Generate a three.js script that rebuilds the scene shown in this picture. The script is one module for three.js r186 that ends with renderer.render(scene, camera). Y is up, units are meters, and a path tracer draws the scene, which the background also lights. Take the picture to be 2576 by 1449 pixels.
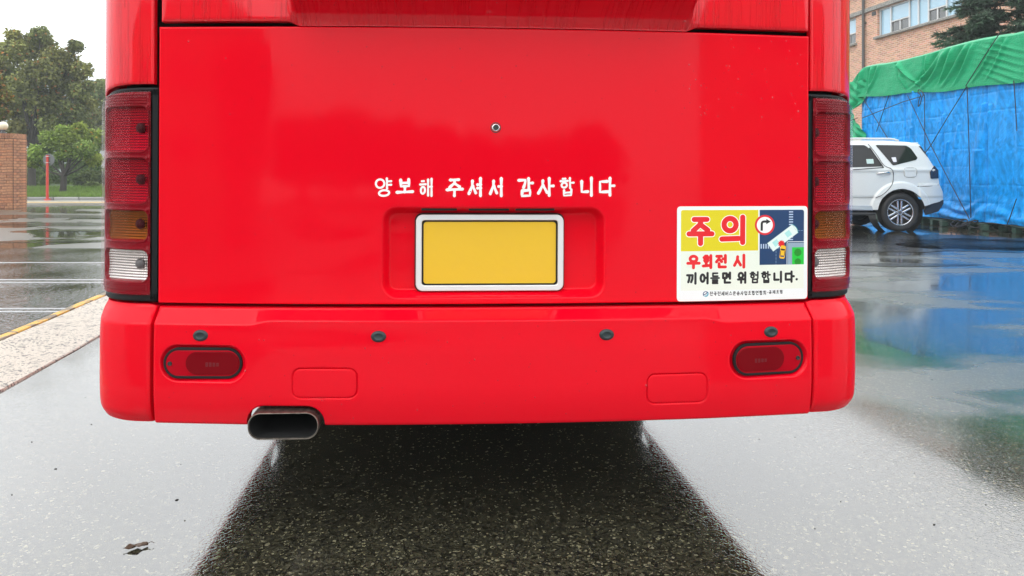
import * as THREE from 'three';
import { mergeGeometries, mergeVertices, toCreasedNormals } from 'three/addons/utils/BufferGeometryUtils.js';
import { ImprovedNoise } from 'three/addons/math/ImprovedNoise.js';

// ------------------------------------------------------------------ camera, sky, sun, exposure
const scene = new THREE.Scene();
const VIEW = { w: 2576, h: 1449, f: 1867, horizon: 433, eye: 1.15 };
const camera = new THREE.PerspectiveCamera(2 * Math.atan(VIEW.h / 2 / VIEW.f) * 180 / Math.PI, VIEW.w / VIEW.h, 0.05, 4000);
camera.position.set(0, VIEW.eye, 0);
camera.lookAt(0, VIEW.eye, -10);
camera.setViewOffset(VIEW.w, VIEW.h, 0, VIEW.h / 2 - VIEW.horizon, VIEW.w, VIEW.h);   // a level lens shifted down, so uprights stay upright
camera.updateProjectionMatrix();

const renderer = new THREE.WebGLRenderer({ antialias: true });
renderer.toneMapping = THREE.LinearToneMapping;
renderer.toneMappingExposure = 1.0;
renderer.shadowMap.enabled = true;

const noise3 = new ImprovedNoise();
const fbm = (x, y, z, n = 4) => { let s = 0, a = 0.5; for (let i = 0; i < n; i++) { s += a * noise3.noise(x, y, z); x *= 2.03; y *= 2.03; z *= 2.03; a *= 0.5; } return s; };
{ // overcast sky, brighter towards the zenith
  const W = 512, H = 256, data = new Float32Array(W * H * 4);
  for (let j = 0; j < H; j++) for (let i = 0; i < W; i++) {
    const el = ((j + 0.5) / H - 0.5) * Math.PI, az = (i + 0.5) / W * 2 * Math.PI, s = Math.max(0, Math.sin(el));
    const d = [Math.cos(el) * Math.cos(az), Math.sin(el), Math.cos(el) * Math.sin(az)];
    const c = 1 + 0.22 * fbm(d[0] * 2.2 + 7, d[1] * 4, d[2] * 2.2, 4);
    const L = (2.25 + 0.35 * s) * c, o = (j * W + i) * 4;
    data[o] = L * 0.985; data[o + 1] = L * 1.0; data[o + 2] = L * 1.02; data[o + 3] = 1;
  }
  const sky = new THREE.DataTexture(data, W, H, THREE.RGBAFormat, THREE.FloatType);
  sky.mapping = THREE.EquirectangularReflectionMapping; sky.magFilter = THREE.LinearFilter; sky.needsUpdate = true;
  scene.background = sky; scene.environment = sky;
}
const sun = new THREE.DirectionalLight(new THREE.Color(1, 0.97, 0.93), 0.6);
sun.position.set(-14, 30, 22); sun.castShadow = true; sun.shadow.radius = 60; sun.shadow.mapSize.set(2048, 2048);
Object.assign(sun.shadow.camera, { left: -40, right: 40, top: 40, bottom: -40, near: 1, far: 120 });
scene.add(sun, sun.target);
scene.fog = new THREE.FogExp2(new THREE.Color(0.86, 0.93, 0.96), 0.0018);

// ------------------------------------------------------------------ helpers
let seed = 12345;
const rnd = () => { seed = (seed * 1664525 + 1013904223) >>> 0; return seed / 4294967296; };
const rr = (a, b) => a + (b - a) * rnd();
const clamp = THREE.MathUtils.clamp, sstep = THREE.MathUtils.smoothstep, lerp = THREE.MathUtils.lerp;
const V = (x, y, z) => new THREE.Vector3(x, y, z);
const rgb = (r, g, b) => new THREE.Color().setRGB(r, g, b);
const M = (r, g, b, rough = 0.6, o = {}) => new THREE.MeshPhysicalMaterial({ color: rgb(r, g, b), roughness: rough, ...o });
const used = {};
function numbered(n) { if (!(n in used)) { used[n] = 0; return n; } return n + '_' + String(++used[n]).padStart(3, '0'); }
function tag(o, label, category, group) { Object.assign(o.userData, { label, category }); if (group) o.userData.group = group; return o; }
function thing(name, label, category, pos = [0, 0, 0], turn = 0, group) {
  const o = new THREE.Group(); o.name = numbered(name); o.position.set(...pos); o.rotation.y = turn; scene.add(o);
  return tag(o, label, category, group);
}
function mesh(name, geo, mat, parent, label) {
  const m = new THREE.Mesh(geo, mat); m.name = name; m.castShadow = m.receiveShadow = true;
  if (parent) parent.add(m);
  if (label) m.userData.label = label;
  return m;
}
function top(name, geo, mat, label, category, group) { const m = mesh(numbered(name), geo, mat, scene); return tag(m, label, category, group); }
function struct(name, geo, mat, label) { const m = mesh(name, geo, mat, scene, label); m.userData.kind = 'structure'; return m; }
function plain(g) { g = g.index ? g.toNonIndexed() : g; for (const k of Object.keys(g.attributes)) if (!['position', 'normal', 'uv'].includes(k)) g.deleteAttribute(k); return g; }
const merge = (l) => mergeGeometries(l.map(plain));
// a sheet through f(u, v) over two lists of parameters
function sheet(us, vs, f, flip = false, uvf) {
  const pos = [], uv = [], idx = [], n = us.length;
  for (const v of vs) for (const u of us) { const p = f(u, v); pos.push(p[0], p[1], p[2]); const q = uvf ? uvf(u, v, p) : [p[0], p[1]]; uv.push(q[0], q[1]); }
  for (let j = 0; j + 1 < vs.length; j++) for (let i = 0; i + 1 < n; i++) {
    const a = j * n + i, b = a + 1, c = a + n, d = c + 1;
    if (flip) idx.push(a, c, b, b, c, d); else idx.push(a, b, c, b, d, c);
  }
  const g = new THREE.BufferGeometry();
  g.setAttribute('position', new THREE.Float32BufferAttribute(pos, 3)); g.setAttribute('uv', new THREE.Float32BufferAttribute(uv, 2)); g.setIndex(idx); g.computeVertexNormals();
  return g;
}
const span = (a, b, n) => Array.from({ length: n + 1 }, (_, i) => a + (b - a) * i / n);
const edged = (a, b, n, e = [0.0012, 0.0026, 0.0045]) => [a, ...e.map((x) => a + x), ...span(a + 0.008, b - 0.008, n), ...e.map((x) => b - x).reverse(), b];
function box(w, h, d, x = 0, y = 0, z = 0) { return new THREE.BoxGeometry(w, h, d).translate(x, y, z); }
function bevelBox(w, h, d, b = 0.004, x = 0, y = 0, z = 0) {
  const s = new THREE.Shape(); s.moveTo(-w / 2 + b, -h / 2 + b); s.lineTo(w / 2 - b, -h / 2 + b); s.lineTo(w / 2 - b, h / 2 - b); s.lineTo(-w / 2 + b, h / 2 - b); s.closePath();
  return new THREE.ExtrudeGeometry(s, { depth: d - 2 * b, bevelEnabled: true, bevelThickness: b, bevelSize: b, bevelSegments: 1 }).translate(x, y, z - d / 2 + b);
}
function tube(pts, r, n = 8, seg = 0) { return new THREE.TubeGeometry(new THREE.CatmullRomCurve3(pts.map((p) => p.isVector3 ? p : V(...p)), false, 'centripetal'), seg || Math.max(2, pts.length * 3), r, n); }
function limb(a, b, r0, r1, n = 7) { // a tapered bar between two points
  const d = b.clone().sub(a), g = new THREE.CylinderGeometry(r1, r0, d.length(), n, 1);
  g.translate(0, d.length() / 2, 0); g.applyQuaternion(new THREE.Quaternion().setFromUnitVectors(V(0, 1, 0), d.normalize())); g.translate(a.x, a.y, a.z); return g;
}
function rrShape(x0, y0, x1, y1, r) {
  const s = new THREE.Shape(); s.moveTo(x0 + r, y0); s.lineTo(x1 - r, y0); s.absarc(x1 - r, y0 + r, r, -Math.PI / 2, 0); s.lineTo(x1, y1 - r); s.absarc(x1 - r, y1 - r, r, 0, Math.PI / 2);
  s.lineTo(x0 + r, y1); s.absarc(x0 + r, y1 - r, r, Math.PI / 2, Math.PI); s.lineTo(x0, y0 + r); s.absarc(x0 + r, y0 + r, r, Math.PI, 1.5 * Math.PI); return s;
}
const sdRR = (x, y, x0, y0, x1, y1, r) => { const qx = Math.abs(x - (x0 + x1) / 2) - (x1 - x0) / 2 + r, qy = Math.abs(y - (y0 + y1) / 2) - (y1 - y0) / 2 + r; return Math.hypot(Math.max(qx, 0), Math.max(qy, 0)) + Math.min(Math.max(qx, qy), 0) - r; };
// where a line of sight meets the level ground, or stands at a distance (reading places off the survey of the photograph)
const gx = (px, d) => (px - 1288) / VIEW.f * d, gy = (py, d) => VIEW.eye + (VIEW.horizon - py) / VIEW.f * d, gd = (py) => VIEW.f * VIEW.eye / (py - VIEW.horizon);

// ------------------------------------------------------------------ textures
function dataTex(n, fill, srgb = false, rep = true) {
  const d = new Uint8Array(n * n * 4); fill(d, n);
  const t = new THREE.DataTexture(d, n, n); if (rep) t.wrapS = t.wrapT = THREE.RepeatWrapping; t.magFilter = THREE.LinearFilter; if (srgb) t.colorSpace = THREE.SRGBColorSpace; t.needsUpdate = true; return t;
}
const lin2s = (v) => Math.round(255 * clamp(v <= 0.0031308 ? v * 12.92 : 1.055 * Math.pow(v, 1 / 2.4) - 0.055, 0, 1));
// stones pressed into bitumen: height and colour on one tile
function aggregate(n, count, rmin, rmax, pick, base) {
  const h = new Float32Array(n * n), c = new Float32Array(n * n * 3);
  for (let i = 0; i < n * n; i++) { const k = 0.7 + 0.6 * rnd(); c[i * 3] = base[0] * k; c[i * 3 + 1] = base[1] * k; c[i * 3 + 2] = base[2] * k; h[i] = 0.12 * rnd(); }
  for (let s = 0; s < count; s++) {
    const x = rnd() * n, y = rnd() * n, r = rmin + (rmax - rmin) * Math.pow(rnd(), 2.2), e = rr(0.55, 1), t = rr(0, Math.PI), ct = Math.cos(t), st = Math.sin(t), top = rr(0.35, 1), col = pick(), m = Math.ceil(r), kx = rr(2, 4);
    for (let j = -m; j <= m; j++) for (let i = -m; i <= m; i++) {
      const a = (i * ct + j * st) / r, b = (-i * st + j * ct) / (r * e), q = Math.pow(Math.abs(a), kx) + Math.pow(Math.abs(b), kx); if (q > 1) continue;
      const hh = top * Math.sqrt(1 - q), o = ((Math.floor(y + j) + n) % n) * n + ((Math.floor(x + i) + n) % n); if (hh <= h[o]) continue;
      h[o] = hh; const k = 0.85 + 0.3 * rnd(); c[o * 3] = col[0] * k; c[o * 3 + 1] = col[1] * k; c[o * 3 + 2] = col[2] * k;
    }
  }
  return { h, c };
}
const stoneTone = () => { const q = rnd(), b = q < 0.42 ? rr(0.010, 0.026) : q < 0.9 ? rr(0.026, 0.075) : rr(0.09, 0.22), w = rr(0.82, 1.0); return [b * 1.06, b * (0.9 + 0.1 * w), b * w * 0.68]; };
const AG = aggregate(2048, 120000, 3, 9.5, stoneTone, [0.012, 0.011, 0.010]);
const asphaltColor = dataTex(2048, (d, n) => { for (let i = 0; i < n * n; i++) { for (let k = 0; k < 3; k++) d[i * 4 + k] = lin2s(AG.c[i * 3 + k]); d[i * 4 + 3] = 255; } }, true);
const asphaltBump = dataTex(2048, (d, n) => { for (let i = 0; i < n * n; i++) { d[i * 4] = d[i * 4 + 1] = d[i * 4 + 2] = Math.round(255 * AG.h[i]); d[i * 4 + 3] = 255; } });
// how wet the yard stands: low roughness where water lies, higher where the stones stick out (one tile spans 40 m)
const wetMap = dataTex(1024, (d, n) => {
  for (let j = 0; j < n; j++) for (let i = 0; i < n; i++) {
    const u = i / n * 2 * Math.PI, v = j / n * 2 * Math.PI, a = 3.0, x = (i / n - 0.5) * 40, z = -((j / n - 0.5) * 40) - 8;   // metres; the tile is centred in the yard
    const p = fbm(Math.cos(u) * a + 3, Math.sin(u) * a + Math.cos(v) * a, Math.sin(v) * a + 9, 5), q = fbm(x * 0.9, z * 0.9, 4, 4);
    const film = Math.max(sstep(p, 0.02, 0.12), 1 - sstep(Math.hypot((x + 0.6) / 3.0, (z + 1.6) / 4.2) + 0.5 * q, 0.72, 1.12));   // standing water round the bus and in the hollows
    const g = lerp(lerp(0.30, lerp(0.09, 0.30, sstep(fbm(x * 0.55, z * 1.1, 7, 4), -0.12, 0.16)), sstep(x, 0.5, 3)), 0.025, film) + 0.02 * (rnd() - 0.5); d[(j * n + i) * 4] = d[(j * n + i) * 4 + 2] = 0; d[(j * n + i) * 4 + 1] = Math.round(255 * g); d[(j * n + i) * 4 + 3] = 255;
  }
});
wetMap.channel = 1;
const grit = dataTex(512, (d, n) => { for (let i = 0; i < n * n; i++) { const v = 200 + 55 * rnd(); d[i * 4] = d[i * 4 + 1] = d[i * 4 + 2] = v; d[i * 4 + 3] = 255; } });
const cloudTex = (n, f, lo, hi, srgb) => dataTex(n, (d) => { for (let j = 0; j < n; j++) for (let i = 0; i < n; i++) { const u = i / n * 2 * Math.PI, v = j / n * 2 * Math.PI; const p = 0.5 + fbm(Math.cos(u) * f, Math.sin(u) * f + Math.cos(v) * f, Math.sin(v) * f, 5), q = lerp(lo, hi, clamp(p, 0, 1)) * (0.95 + 0.1 * rnd()); const o = (j * n + i) * 4; d[o] = d[o + 1] = d[o + 2] = Math.round(255 * clamp(q, 0, 1)); d[o + 3] = 255; } }, srgb);
const mottle = cloudTex(512, 2.2, 0.62, 1.0, true);
const crumple = cloudTex(512, 5, 0, 1, false);
const ripple = cloudTex(512, 9, 0, 1, false);

// ------------------------------------------------------------------ ground
function groundSheet(g) { // uv in tiles of 1.6 m, uv1 in tiles of 40 m
  const p = g.attributes.position, a = new Float32Array(p.count * 2), b = new Float32Array(p.count * 2);
  for (let i = 0; i < p.count; i++) { a[i * 2] = p.getX(i) / 1.7; a[i * 2 + 1] = -p.getZ(i) / 1.7; b[i * 2] = p.getX(i) / 40 + 0.5; b[i * 2 + 1] = (-p.getZ(i) - 8) / 40 + 0.5; }
  g.setAttribute('uv', new THREE.BufferAttribute(a, 2)); g.setAttribute('uv1', new THREE.BufferAttribute(b, 2)); return g;
}
const wetAsphalt = new THREE.MeshPhysicalMaterial({ color: 0xffffff, map: asphaltColor, bumpMap: asphaltBump, bumpScale: 0.00017, roughness: 1, roughnessMap: wetMap, ior: 2.333, clearcoat: 0.45, clearcoatRoughness: 1, clearcoatRoughnessMap: wetMap });
struct('ground', groundSheet(new THREE.PlaneGeometry(1000, 1000, 20, 20).rotateX(-Math.PI / 2)), wetAsphalt);

const waterMat = new THREE.MeshPhysicalMaterial({ color: rgb(0.018, 0.016, 0.014), roughness: 0.03, ior: 1.9, bumpMap: ripple, bumpScale: 0.002 });
function puddle(cx, cz, rx, rz, s, label) {
  const n = 90, sh = new THREE.Shape();
  for (let i = 0; i < n; i++) {
    const t = i / n * 2 * Math.PI, k = 1 + 0.75 * fbm(Math.cos(t) * 1.6 + s * 7.7, Math.sin(t) * 1.6, s * 3.3, 4);
    const x = Math.cos(t) * rx * k, y = Math.sin(t) * rz * k; if (i) sh.lineTo(x, y); else sh.moveTo(x, y);
  }
  sh.closePath();
  const g = new THREE.ShapeGeometry(sh, 1).rotateX(-Math.PI / 2); g.translate(cx, 0.004, cz);
  const m = mesh(numbered('puddle'), g, waterMat, scene, label); m.userData.kind = 'structure'; return m;
}
puddle(gx(120, 19), -19.2, 3.2, 0.7, 1, 'long puddle in front of the brick pillar');
puddle(gx(60, 16.5), -16.6, 2.6, 0.34, 2, 'narrow puddle in the grey asphalt at the left');
puddle(gx(230, 16.2), -16.0, 1.6, 0.3, 3, 'small puddle beside the bus at the left');
puddle(gx(170, 14.2), -14.6, 0.8, 0.28, 4, 'small dark puddle midway to the brick pillar');
puddle(gx(240, 12.6), -12.4, 0.7, 0.22, 5, 'puddle near the paved strip');
puddle(gx(40, 12.4), -12.2, 1.4, 0.12, 6, 'thin puddle near the far edge of the dark paving');
puddle(gx(2250, 12.2), -12.3, 2.9, 1.5, 7, 'dark puddle under the rear wheel of the white car');
puddle(gx(2500, 11.6), -11.8, 1.5, 1.0, 8, 'puddle in front of the pallets');
puddle(gx(2330, 9.0), -9.2, 0.75, 0.16, 9, 'small puddle in front of the white car');

// raised paving beside the kerb at the left
{
  const KX = (z) => lerp(-3.4, -3.66, (-z - 4.94) / 1.63);       // the yellow kerb line
  const slabMat = new THREE.MeshPhysicalMaterial({ color: rgb(0.06, 0.058, 0.054), map: mottle, roughness: 0.07, ior: 1.9, bumpMap: ripple, bumpScale: 0.003 });
  const stripMat = M(0.75, 0.77, 0.78, 0.35, { metalness: 0.4 });
  const pave = new THREE.Group(); pave.name = 'pavement'; pave.userData = { kind: 'structure', label: 'dark wet paving with pale joint strips left of the bus' }; scene.add(pave);
  const cut = [-10.9, -9.18, -7.72, -7.52, -6.08, -5.95, -3.4];
  const slab = (z0, z1) => {
    const s = new THREE.Shape(); const n = 10;
    s.moveTo(-14, -z0); for (let i = 0; i <= n; i++) { const z = lerp(z0, z1, i / n); s.lineTo(KX(z) - 0.05, -z); } s.lineTo(-14, -z1); s.closePath();
    const g = new THREE.ExtrudeGeometry(s, { depth: 0.028, bevelEnabled: true, bevelSize: 0.004, bevelThickness: 0.004, bevelSegments: 1 }).rotateX(-Math.PI / 2);
    const p = g.attributes.position, uv = g.attributes.uv; for (let i = 0; i < p.count; i++) uv.setXY(i, p.getX(i) / 1.7, -p.getZ(i) / 1.7);
    return g;
  };
  for (let i = 0; i + 1 < cut.length; i++) mesh('slab', slab(cut[i] + 0.012, cut[i + 1] - 0.012), slabMat, pave);
  for (const z of cut.slice(1, -1)) mesh('joint_strip', bevelBox(14 + KX(z) - 0.06, 0.006, 0.009, 0.0015, (-14 + KX(z) - 0.06) / 2, 0.033, z), stripMat, pave);
  // kerb of cast concrete with a worn yellow edge
  const speck = dataTex(512, (d, n) => { for (let j = 0; j < n; j++) for (let i = 0; i < n; i++) { const o = (j * n + i) * 4, u = i / n * 2 * Math.PI, v = j / n * 2 * Math.PI, q = fbm(Math.cos(u) * 14, Math.sin(u) * 14 + Math.cos(v) * 14, Math.sin(v) * 14, 3), w = fbm(Math.cos(u) * 3 + 5, Math.sin(u) * 3 + Math.cos(v) * 3, Math.sin(v) * 3, 3), k = q > 0.16 + 0.3 * w ? 0.22 : 0.85 + 0.3 * rnd(); d[o] = lin2s(0.54 * k); d[o + 1] = lin2s(0.49 * k); d[o + 2] = lin2s(0.40 * k); d[o + 3] = 255; } }, true);
  const kc = new THREE.MeshPhysicalMaterial({ map: speck, bumpMap: asphaltBump, bumpScale: 0.003, roughness: 0.3, ior: 1.7 });
  const kerb = new THREE.Group(); kerb.name = 'kerb'; kerb.userData = { kind: 'structure', label: 'pale speckled concrete kerb with a worn yellow edge left of the bus' }; scene.add(kerb);
  const zs = span(-11, -2.2, 60);
  const strip = (x0, x1, y0, y1) => { // a bar with a rounded top following the kerb line
    const prof = [[x0, 0], [x0, y0 - 0.006], [x0 + 0.006, y0], [x1 - 0.006, y1], [x1, y1 - 0.006], [x1, 0]];
    return toCreasedNormals(sheet(span(0, 5, 5), zs, (u, z) => [KX(z) + prof[u][0] + 0.012 * fbm(z * 2.2, u * 0.3, 3, 3), prof[u][1], z], true, (u, z, p) => [p[0] / 1.7, z / 1.7]), 0.5);
  };
  mesh('kerb_top', strip(0.03, 0.56, 0.044, 0.012), kc, kerb);
  const yel = dataTex(256, (d, n) => { for (let j = 0; j < n; j++) for (let i = 0; i < n; i++) { const o = (j * n + i) * 4, w = fbm(i / n * 9, j / n * 9, 4, 4) > -0.03 + 0.1 * (rnd() - 0.5); const c = w ? [0.20, 0.14, 0.07] : [0.72, 0.42, 0.03]; for (let k = 0; k < 3; k++) d[o + k] = lin2s(c[k] * (0.8 + 0.3 * rnd())); d[o + 3] = 255; } }, true);
  mesh('kerb_edge', strip(-0.045, 0.024, 0.05, 0.05), M(1, 1, 1, 0.35, { map: yel, bumpMap: asphaltBump, bumpScale: 0.002 }), kerb, 'worn yellow paint along the kerb edge');
}
// far side of the yard at the left: kerb stones, light path, grass
{
  const pathMat = new THREE.MeshPhysicalMaterial({ color: rgb(0.55, 0.52, 0.46), map: mottle, roughness: 0.3, ior: 1.7 });
  struct('path', new THREE.BoxGeometry(26, 0.05, 2.6).translate(-21, 0.025, -27.6), pathMat, 'pale path along the far grass verge');
  const tac = M(0.62, 0.45, 0.2, 0.4);
  const ps = scene.getObjectByName('path');
  for (let i = 0; i < 7; i++) mesh('tactile_tile', bevelBox(0.9, 0.02, 0.5, 0.006, -20.2 + i * 0.93, 0.056, -26.9), tac, ps);
  const ks = new THREE.Group(); ks.name = 'far_kerb'; ks.userData = { kind: 'structure', label: 'grey kerb stones in front of the far grass verge' }; scene.add(ks);
  const km = [M(0.34, 0.34, 0.32, 0.6), M(0.28, 0.28, 0.27, 0.6)], kg = bevelBox(0.97, 0.17, 0.18, 0.02);
  for (let i = 0; i < 14; i++) { const m = mesh('kerb_stone', kg, km[i % 2], ks); m.position.set(-27.5 + i, 0.085, -29.2); m.rotation.y = rr(-0.01, 0.01); }
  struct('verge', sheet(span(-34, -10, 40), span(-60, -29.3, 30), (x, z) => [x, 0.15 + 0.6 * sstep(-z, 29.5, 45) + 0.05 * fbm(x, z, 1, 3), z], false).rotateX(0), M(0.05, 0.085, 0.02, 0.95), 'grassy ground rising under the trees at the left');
  const blade = new THREE.BufferGeometry(); const bp = [];
  for (let i = 0; i < 7; i++) { const a = rr(0, 6.3), x = rr(-0.09, 0.09), z = rr(-0.09, 0.09), h = rr(0.09, 0.24), l = rr(-0.08, 0.08); bp.push(x - 0.012 * Math.cos(a), 0, z - 0.012 * Math.sin(a), x + 0.012 * Math.cos(a), 0, z + 0.012 * Math.sin(a), x + l, h, z + rr(-0.05, 0.05)); }
  blade.setAttribute('position', new THREE.Float32BufferAttribute(bp, 3)); blade.computeVertexNormals();
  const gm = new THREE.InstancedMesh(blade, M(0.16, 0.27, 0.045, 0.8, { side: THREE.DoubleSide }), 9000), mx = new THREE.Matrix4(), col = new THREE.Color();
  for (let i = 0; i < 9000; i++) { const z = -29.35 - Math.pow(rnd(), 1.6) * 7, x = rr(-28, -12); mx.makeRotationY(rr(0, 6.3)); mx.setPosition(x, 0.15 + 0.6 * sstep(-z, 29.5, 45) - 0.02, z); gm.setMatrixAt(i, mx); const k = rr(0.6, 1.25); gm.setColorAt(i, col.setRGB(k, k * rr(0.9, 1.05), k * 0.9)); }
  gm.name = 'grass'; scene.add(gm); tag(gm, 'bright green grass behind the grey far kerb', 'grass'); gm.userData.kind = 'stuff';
}
// far wooded hill
{
  const hm = M(0.035, 0.06, 0.035, 1);
  const g = sheet(span(-340, -60, 220), span(0, 1, 14), (x, v) => { const r = 62 * Math.exp(-Math.pow((x + 285) / 130, 2)) + 26 * Math.exp(-Math.pow((x + 120) / 60, 2)); return [x, -2 + v * (r + 3.5 * fbm(x * 0.16, v * 2, 5, 5)), -380 - v * 60 + 6 * fbm(x * 0.1, v * 6, 2, 3)]; }, false);
  struct('hill', g, hm, 'hazy wooded hill beyond the trees at the left');
}

// ------------------------------------------------------------------ trees
const barkMat = new THREE.MeshPhysicalMaterial({ color: rgb(0.05, 0.042, 0.034), roughness: 0.8, bumpMap: crumple, bumpScale: 0.02 });
const leafMat = new THREE.MeshPhysicalMaterial({ color: 0xffffff, vertexColors: true, roughness: 0.8, specularIntensity: 0.35, side: THREE.DoubleSide, transmission: 0.35, thickness: 0 });
// leaves spread through clumps: each clump [x, y, z, radius]
function leaves(clumps, count, size, tint, shell = 0.55) {
  const pos = [], col = [], nor = [], total = clumps.reduce((a, c) => a + c[3] * c[3], 0), n = V(), a = V(), b = V();
  for (const c of clumps) {
    const m = Math.round(count * c[3] * c[3] / total), tone = rr(0.75, 1.2), warm = rr(-0.08, 0.12);
    for (let i = 0; i < m; i++) {
      n.set(rr(-1, 1), rr(-1, 1), rr(-1, 1)).normalize();
      const lump = 0.78 + 0.5 * fbm(n.x * 1.7 + c[0], n.y * 1.7 + c[1], n.z * 1.7 + c[2], 3), r = c[3] * lump * Math.pow(lerp(shell, 1, rnd()), 0.8);
      const x = c[0] + n.x * r, y = c[1] + n.y * r * 0.85, z = c[2] + n.z * r;
      a.set(rr(-1, 1), rr(-1, 0.5), rr(-1, 1)).normalize(); b.set(rr(-1, 1), rr(-1, 1), rr(-1, 1)).cross(a).normalize();
      const L = size * rr(0.7, 1.35), W = L * 0.34, k = tone * rr(0.65, 1.35), red = rnd() < tint[3] ? 2.4 : 1;
      const P = [[0, 0], [0.42, 1], [1, 0], [0.42, -1]].map(([u, w]) => [x + a.x * L * u + b.x * W * w, y + a.y * L * u + b.y * W * w - 0.12 * L * u * u, z + a.z * L * u + b.z * W * w]);
      const nn = V().crossVectors(b, a), turn = nn.dot(n) < 0; if (turn) nn.negate(); nn.lerp(n, 0.3).normalize();
      for (const q of turn ? [0, 2, 1, 0, 3, 2] : [0, 1, 2, 0, 2, 3]) { pos.push(...P[q]); nor.push(nn.x, nn.y, nn.z); col.push(tint[0] * k * (1 + warm) * red, tint[1] * k, tint[2] * k * (1 - warm)); }
    }
  }
  const g = new THREE.BufferGeometry();
  g.setAttribute('position', new THREE.Float32BufferAttribute(pos, 3)); g.setAttribute('normal', new THREE.Float32BufferAttribute(nor, 3)); g.setAttribute('color', new THREE.Float32BufferAttribute(col, 3)); return g;
}
function limbs(base, h, r, clumps, lean = 0) { // a trunk that forks towards the clumps
  const parts = [], fork = V(base[0] + lean, base[1] + h * 0.45, base[2]), root = V(...base);
  parts.push(limb(root, fork, r, r * 0.72, 10));
  for (const c of clumps) {
    const e = V(c[0], c[1] - c[3] * 0.1, c[2]), mid = fork.clone().lerp(e, 0.5); mid.y -= 0.05 * fork.distanceTo(e); mid.x += rr(-0.2, 0.2);
    const k = r * clamp(0.25 + c[3] * 0.16, 0.2, 0.6);
    parts.push(limb(fork, mid, k, k * 0.6), limb(mid, e, k * 0.6, k * 0.2));
    for (let i = 0; i < 5; i++) { const t = mid.clone().lerp(e, rr(0.1, 0.9)); parts.push(limb(t, t.clone().add(V(rr(-1, 1), rr(-0.2, 1), rr(-1, 1)).multiplyScalar(c[3] * 0.7)), k * 0.25, k * 0.06, 5)); }
  }
  return merge(parts);
}
function tree(name, label, cat, base, h, r, clumps, count, size, tint, group, shell, lean) {
  const t = thing(name, label, cat, base, 0, group), o = clumps.map((c) => [c[0] - base[0], c[1] - base[1], c[2] - base[2], c[3]]);
  mesh('trunk', limbs([0, 0, 0], h, r, o, lean), barkMat, t); mesh('crown', leaves(o, count, size, tint, shell), leafMat, t); return t;
}
const cl = (list, d0) => list.map(([px, py, rpx, dd = 0]) => { const d = d0 + dd; return [gx(px, d), gy(py, d), -d, rpx / VIEW.f * d]; });
tree('leafy_tree', 'large dark olive green tree above the brick pillar', 'tree', [gx(80, 37), 0.3, -37], 4.6, 0.2,
  cl([[40, 130, 52], [95, 115, 56, 1], [150, 150, 55], [105, 185, 60, -1], [170, 205, 52, 1], [195, 230, 36], [60, 220, 58], [120, 255, 58], [175, 275, 44], [70, 290, 50, 1], [20, 190, 52, 2], [30, 270, 44, 1], [130, 310, 42], [45, 325, 38], [190, 115, 24], [205, 175, 34], [214, 262, 34, 1], [198, 305, 36, 1], [222, 215, 22], [100, 85, 30], [35, 88, 26], [-30, 160, 60, 1], [-30, 260, 55]], 37),
  42000, 0.15, [0.23, 0.25, 0.075, 0.02], null, 0.35);
tree('leafy_tree', 'yellowish green tree with reddish leaf tips at the left edge behind the pillar', 'tree', [gx(-25, 29), 0, -29], 3.4, 0.13,
  cl([[-20, 205, 38], [5, 240, 28], [-15, 275, 40], [8, 285, 22], [-30, 320, 30], [-60, 240, 50]], 29), 9000, 0.14, [0.15, 0.16, 0.035, 0.10], null, 0.4);
tree('leafy_tree', 'pale hazy tree beside the hill and the bus tail lamp', 'tree', [gx(245, 50), 0.6, -50], 4.5, 0.17,
  cl([[245, 240, 34], [228, 222, 26], [258, 215, 26], [215, 310, 30], [225, 285, 30], [265, 290, 36], [235, 330, 32], [265, 350, 40], [290, 260, 40], [285, 320, 40]], 50), 24000, 0.2, [0.22, 0.26, 0.085, 0.03], null, 0.3);
tree('young_tree', 'light green young tree with a dark forked trunk on the verge', 'tree', [gx(158, 32.6), 0.2, -32.6], 1.7, 0.15,
  cl([[100, 385, 34], [140, 355, 36], [185, 350, 34], [170, 385, 34], [215, 375, 32, -1], [125, 345, 26], [240, 345, 32, 1], [235, 400, 26], [85, 405, 24], [160, 330, 24], [200, 320, 20]], 33), 22000, 0.12, [0.27, 0.37, 0.07, 0.01], null, 0.35, 0.05);
for (const [px, py, r, d, tone, txt] of [[80, 445, 42, 38, 0.8, 'green bush behind the red sign post'], [130, 450, 36, 40, 0.65, 'dark green bush between the sign post and the forked tree'], [185, 455, 36, 39, 0.75, 'green bush right of the forked trunk'], [235, 450, 44, 37, 0.55, 'dark low bush on the verge beside the bus'], [110, 400, 42, 42, 0.9, 'tall light bush behind the young tree'], [210, 415, 46, 43, 0.8, 'broad bush rising behind the forked tree'], [285, 440, 44, 38, 0.7, 'green bush half hidden behind the bus edge']]) {
  const c = cl([[px, py, r * 0.8], [px - r * 0.55, py + 8, r * 0.6], [px + r * 0.55, py + 10, r * 0.6], [px, py + r * 0.6, r * 0.7, -0.6]], d);
  tree('bush', txt, 'bush', [gx(px, d), 0.3, -d], 1.2, 0.06, c, 7000, 0.13, [0.17 * tone, 0.24 * tone, 0.06 * tone, 0]);
}
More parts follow.
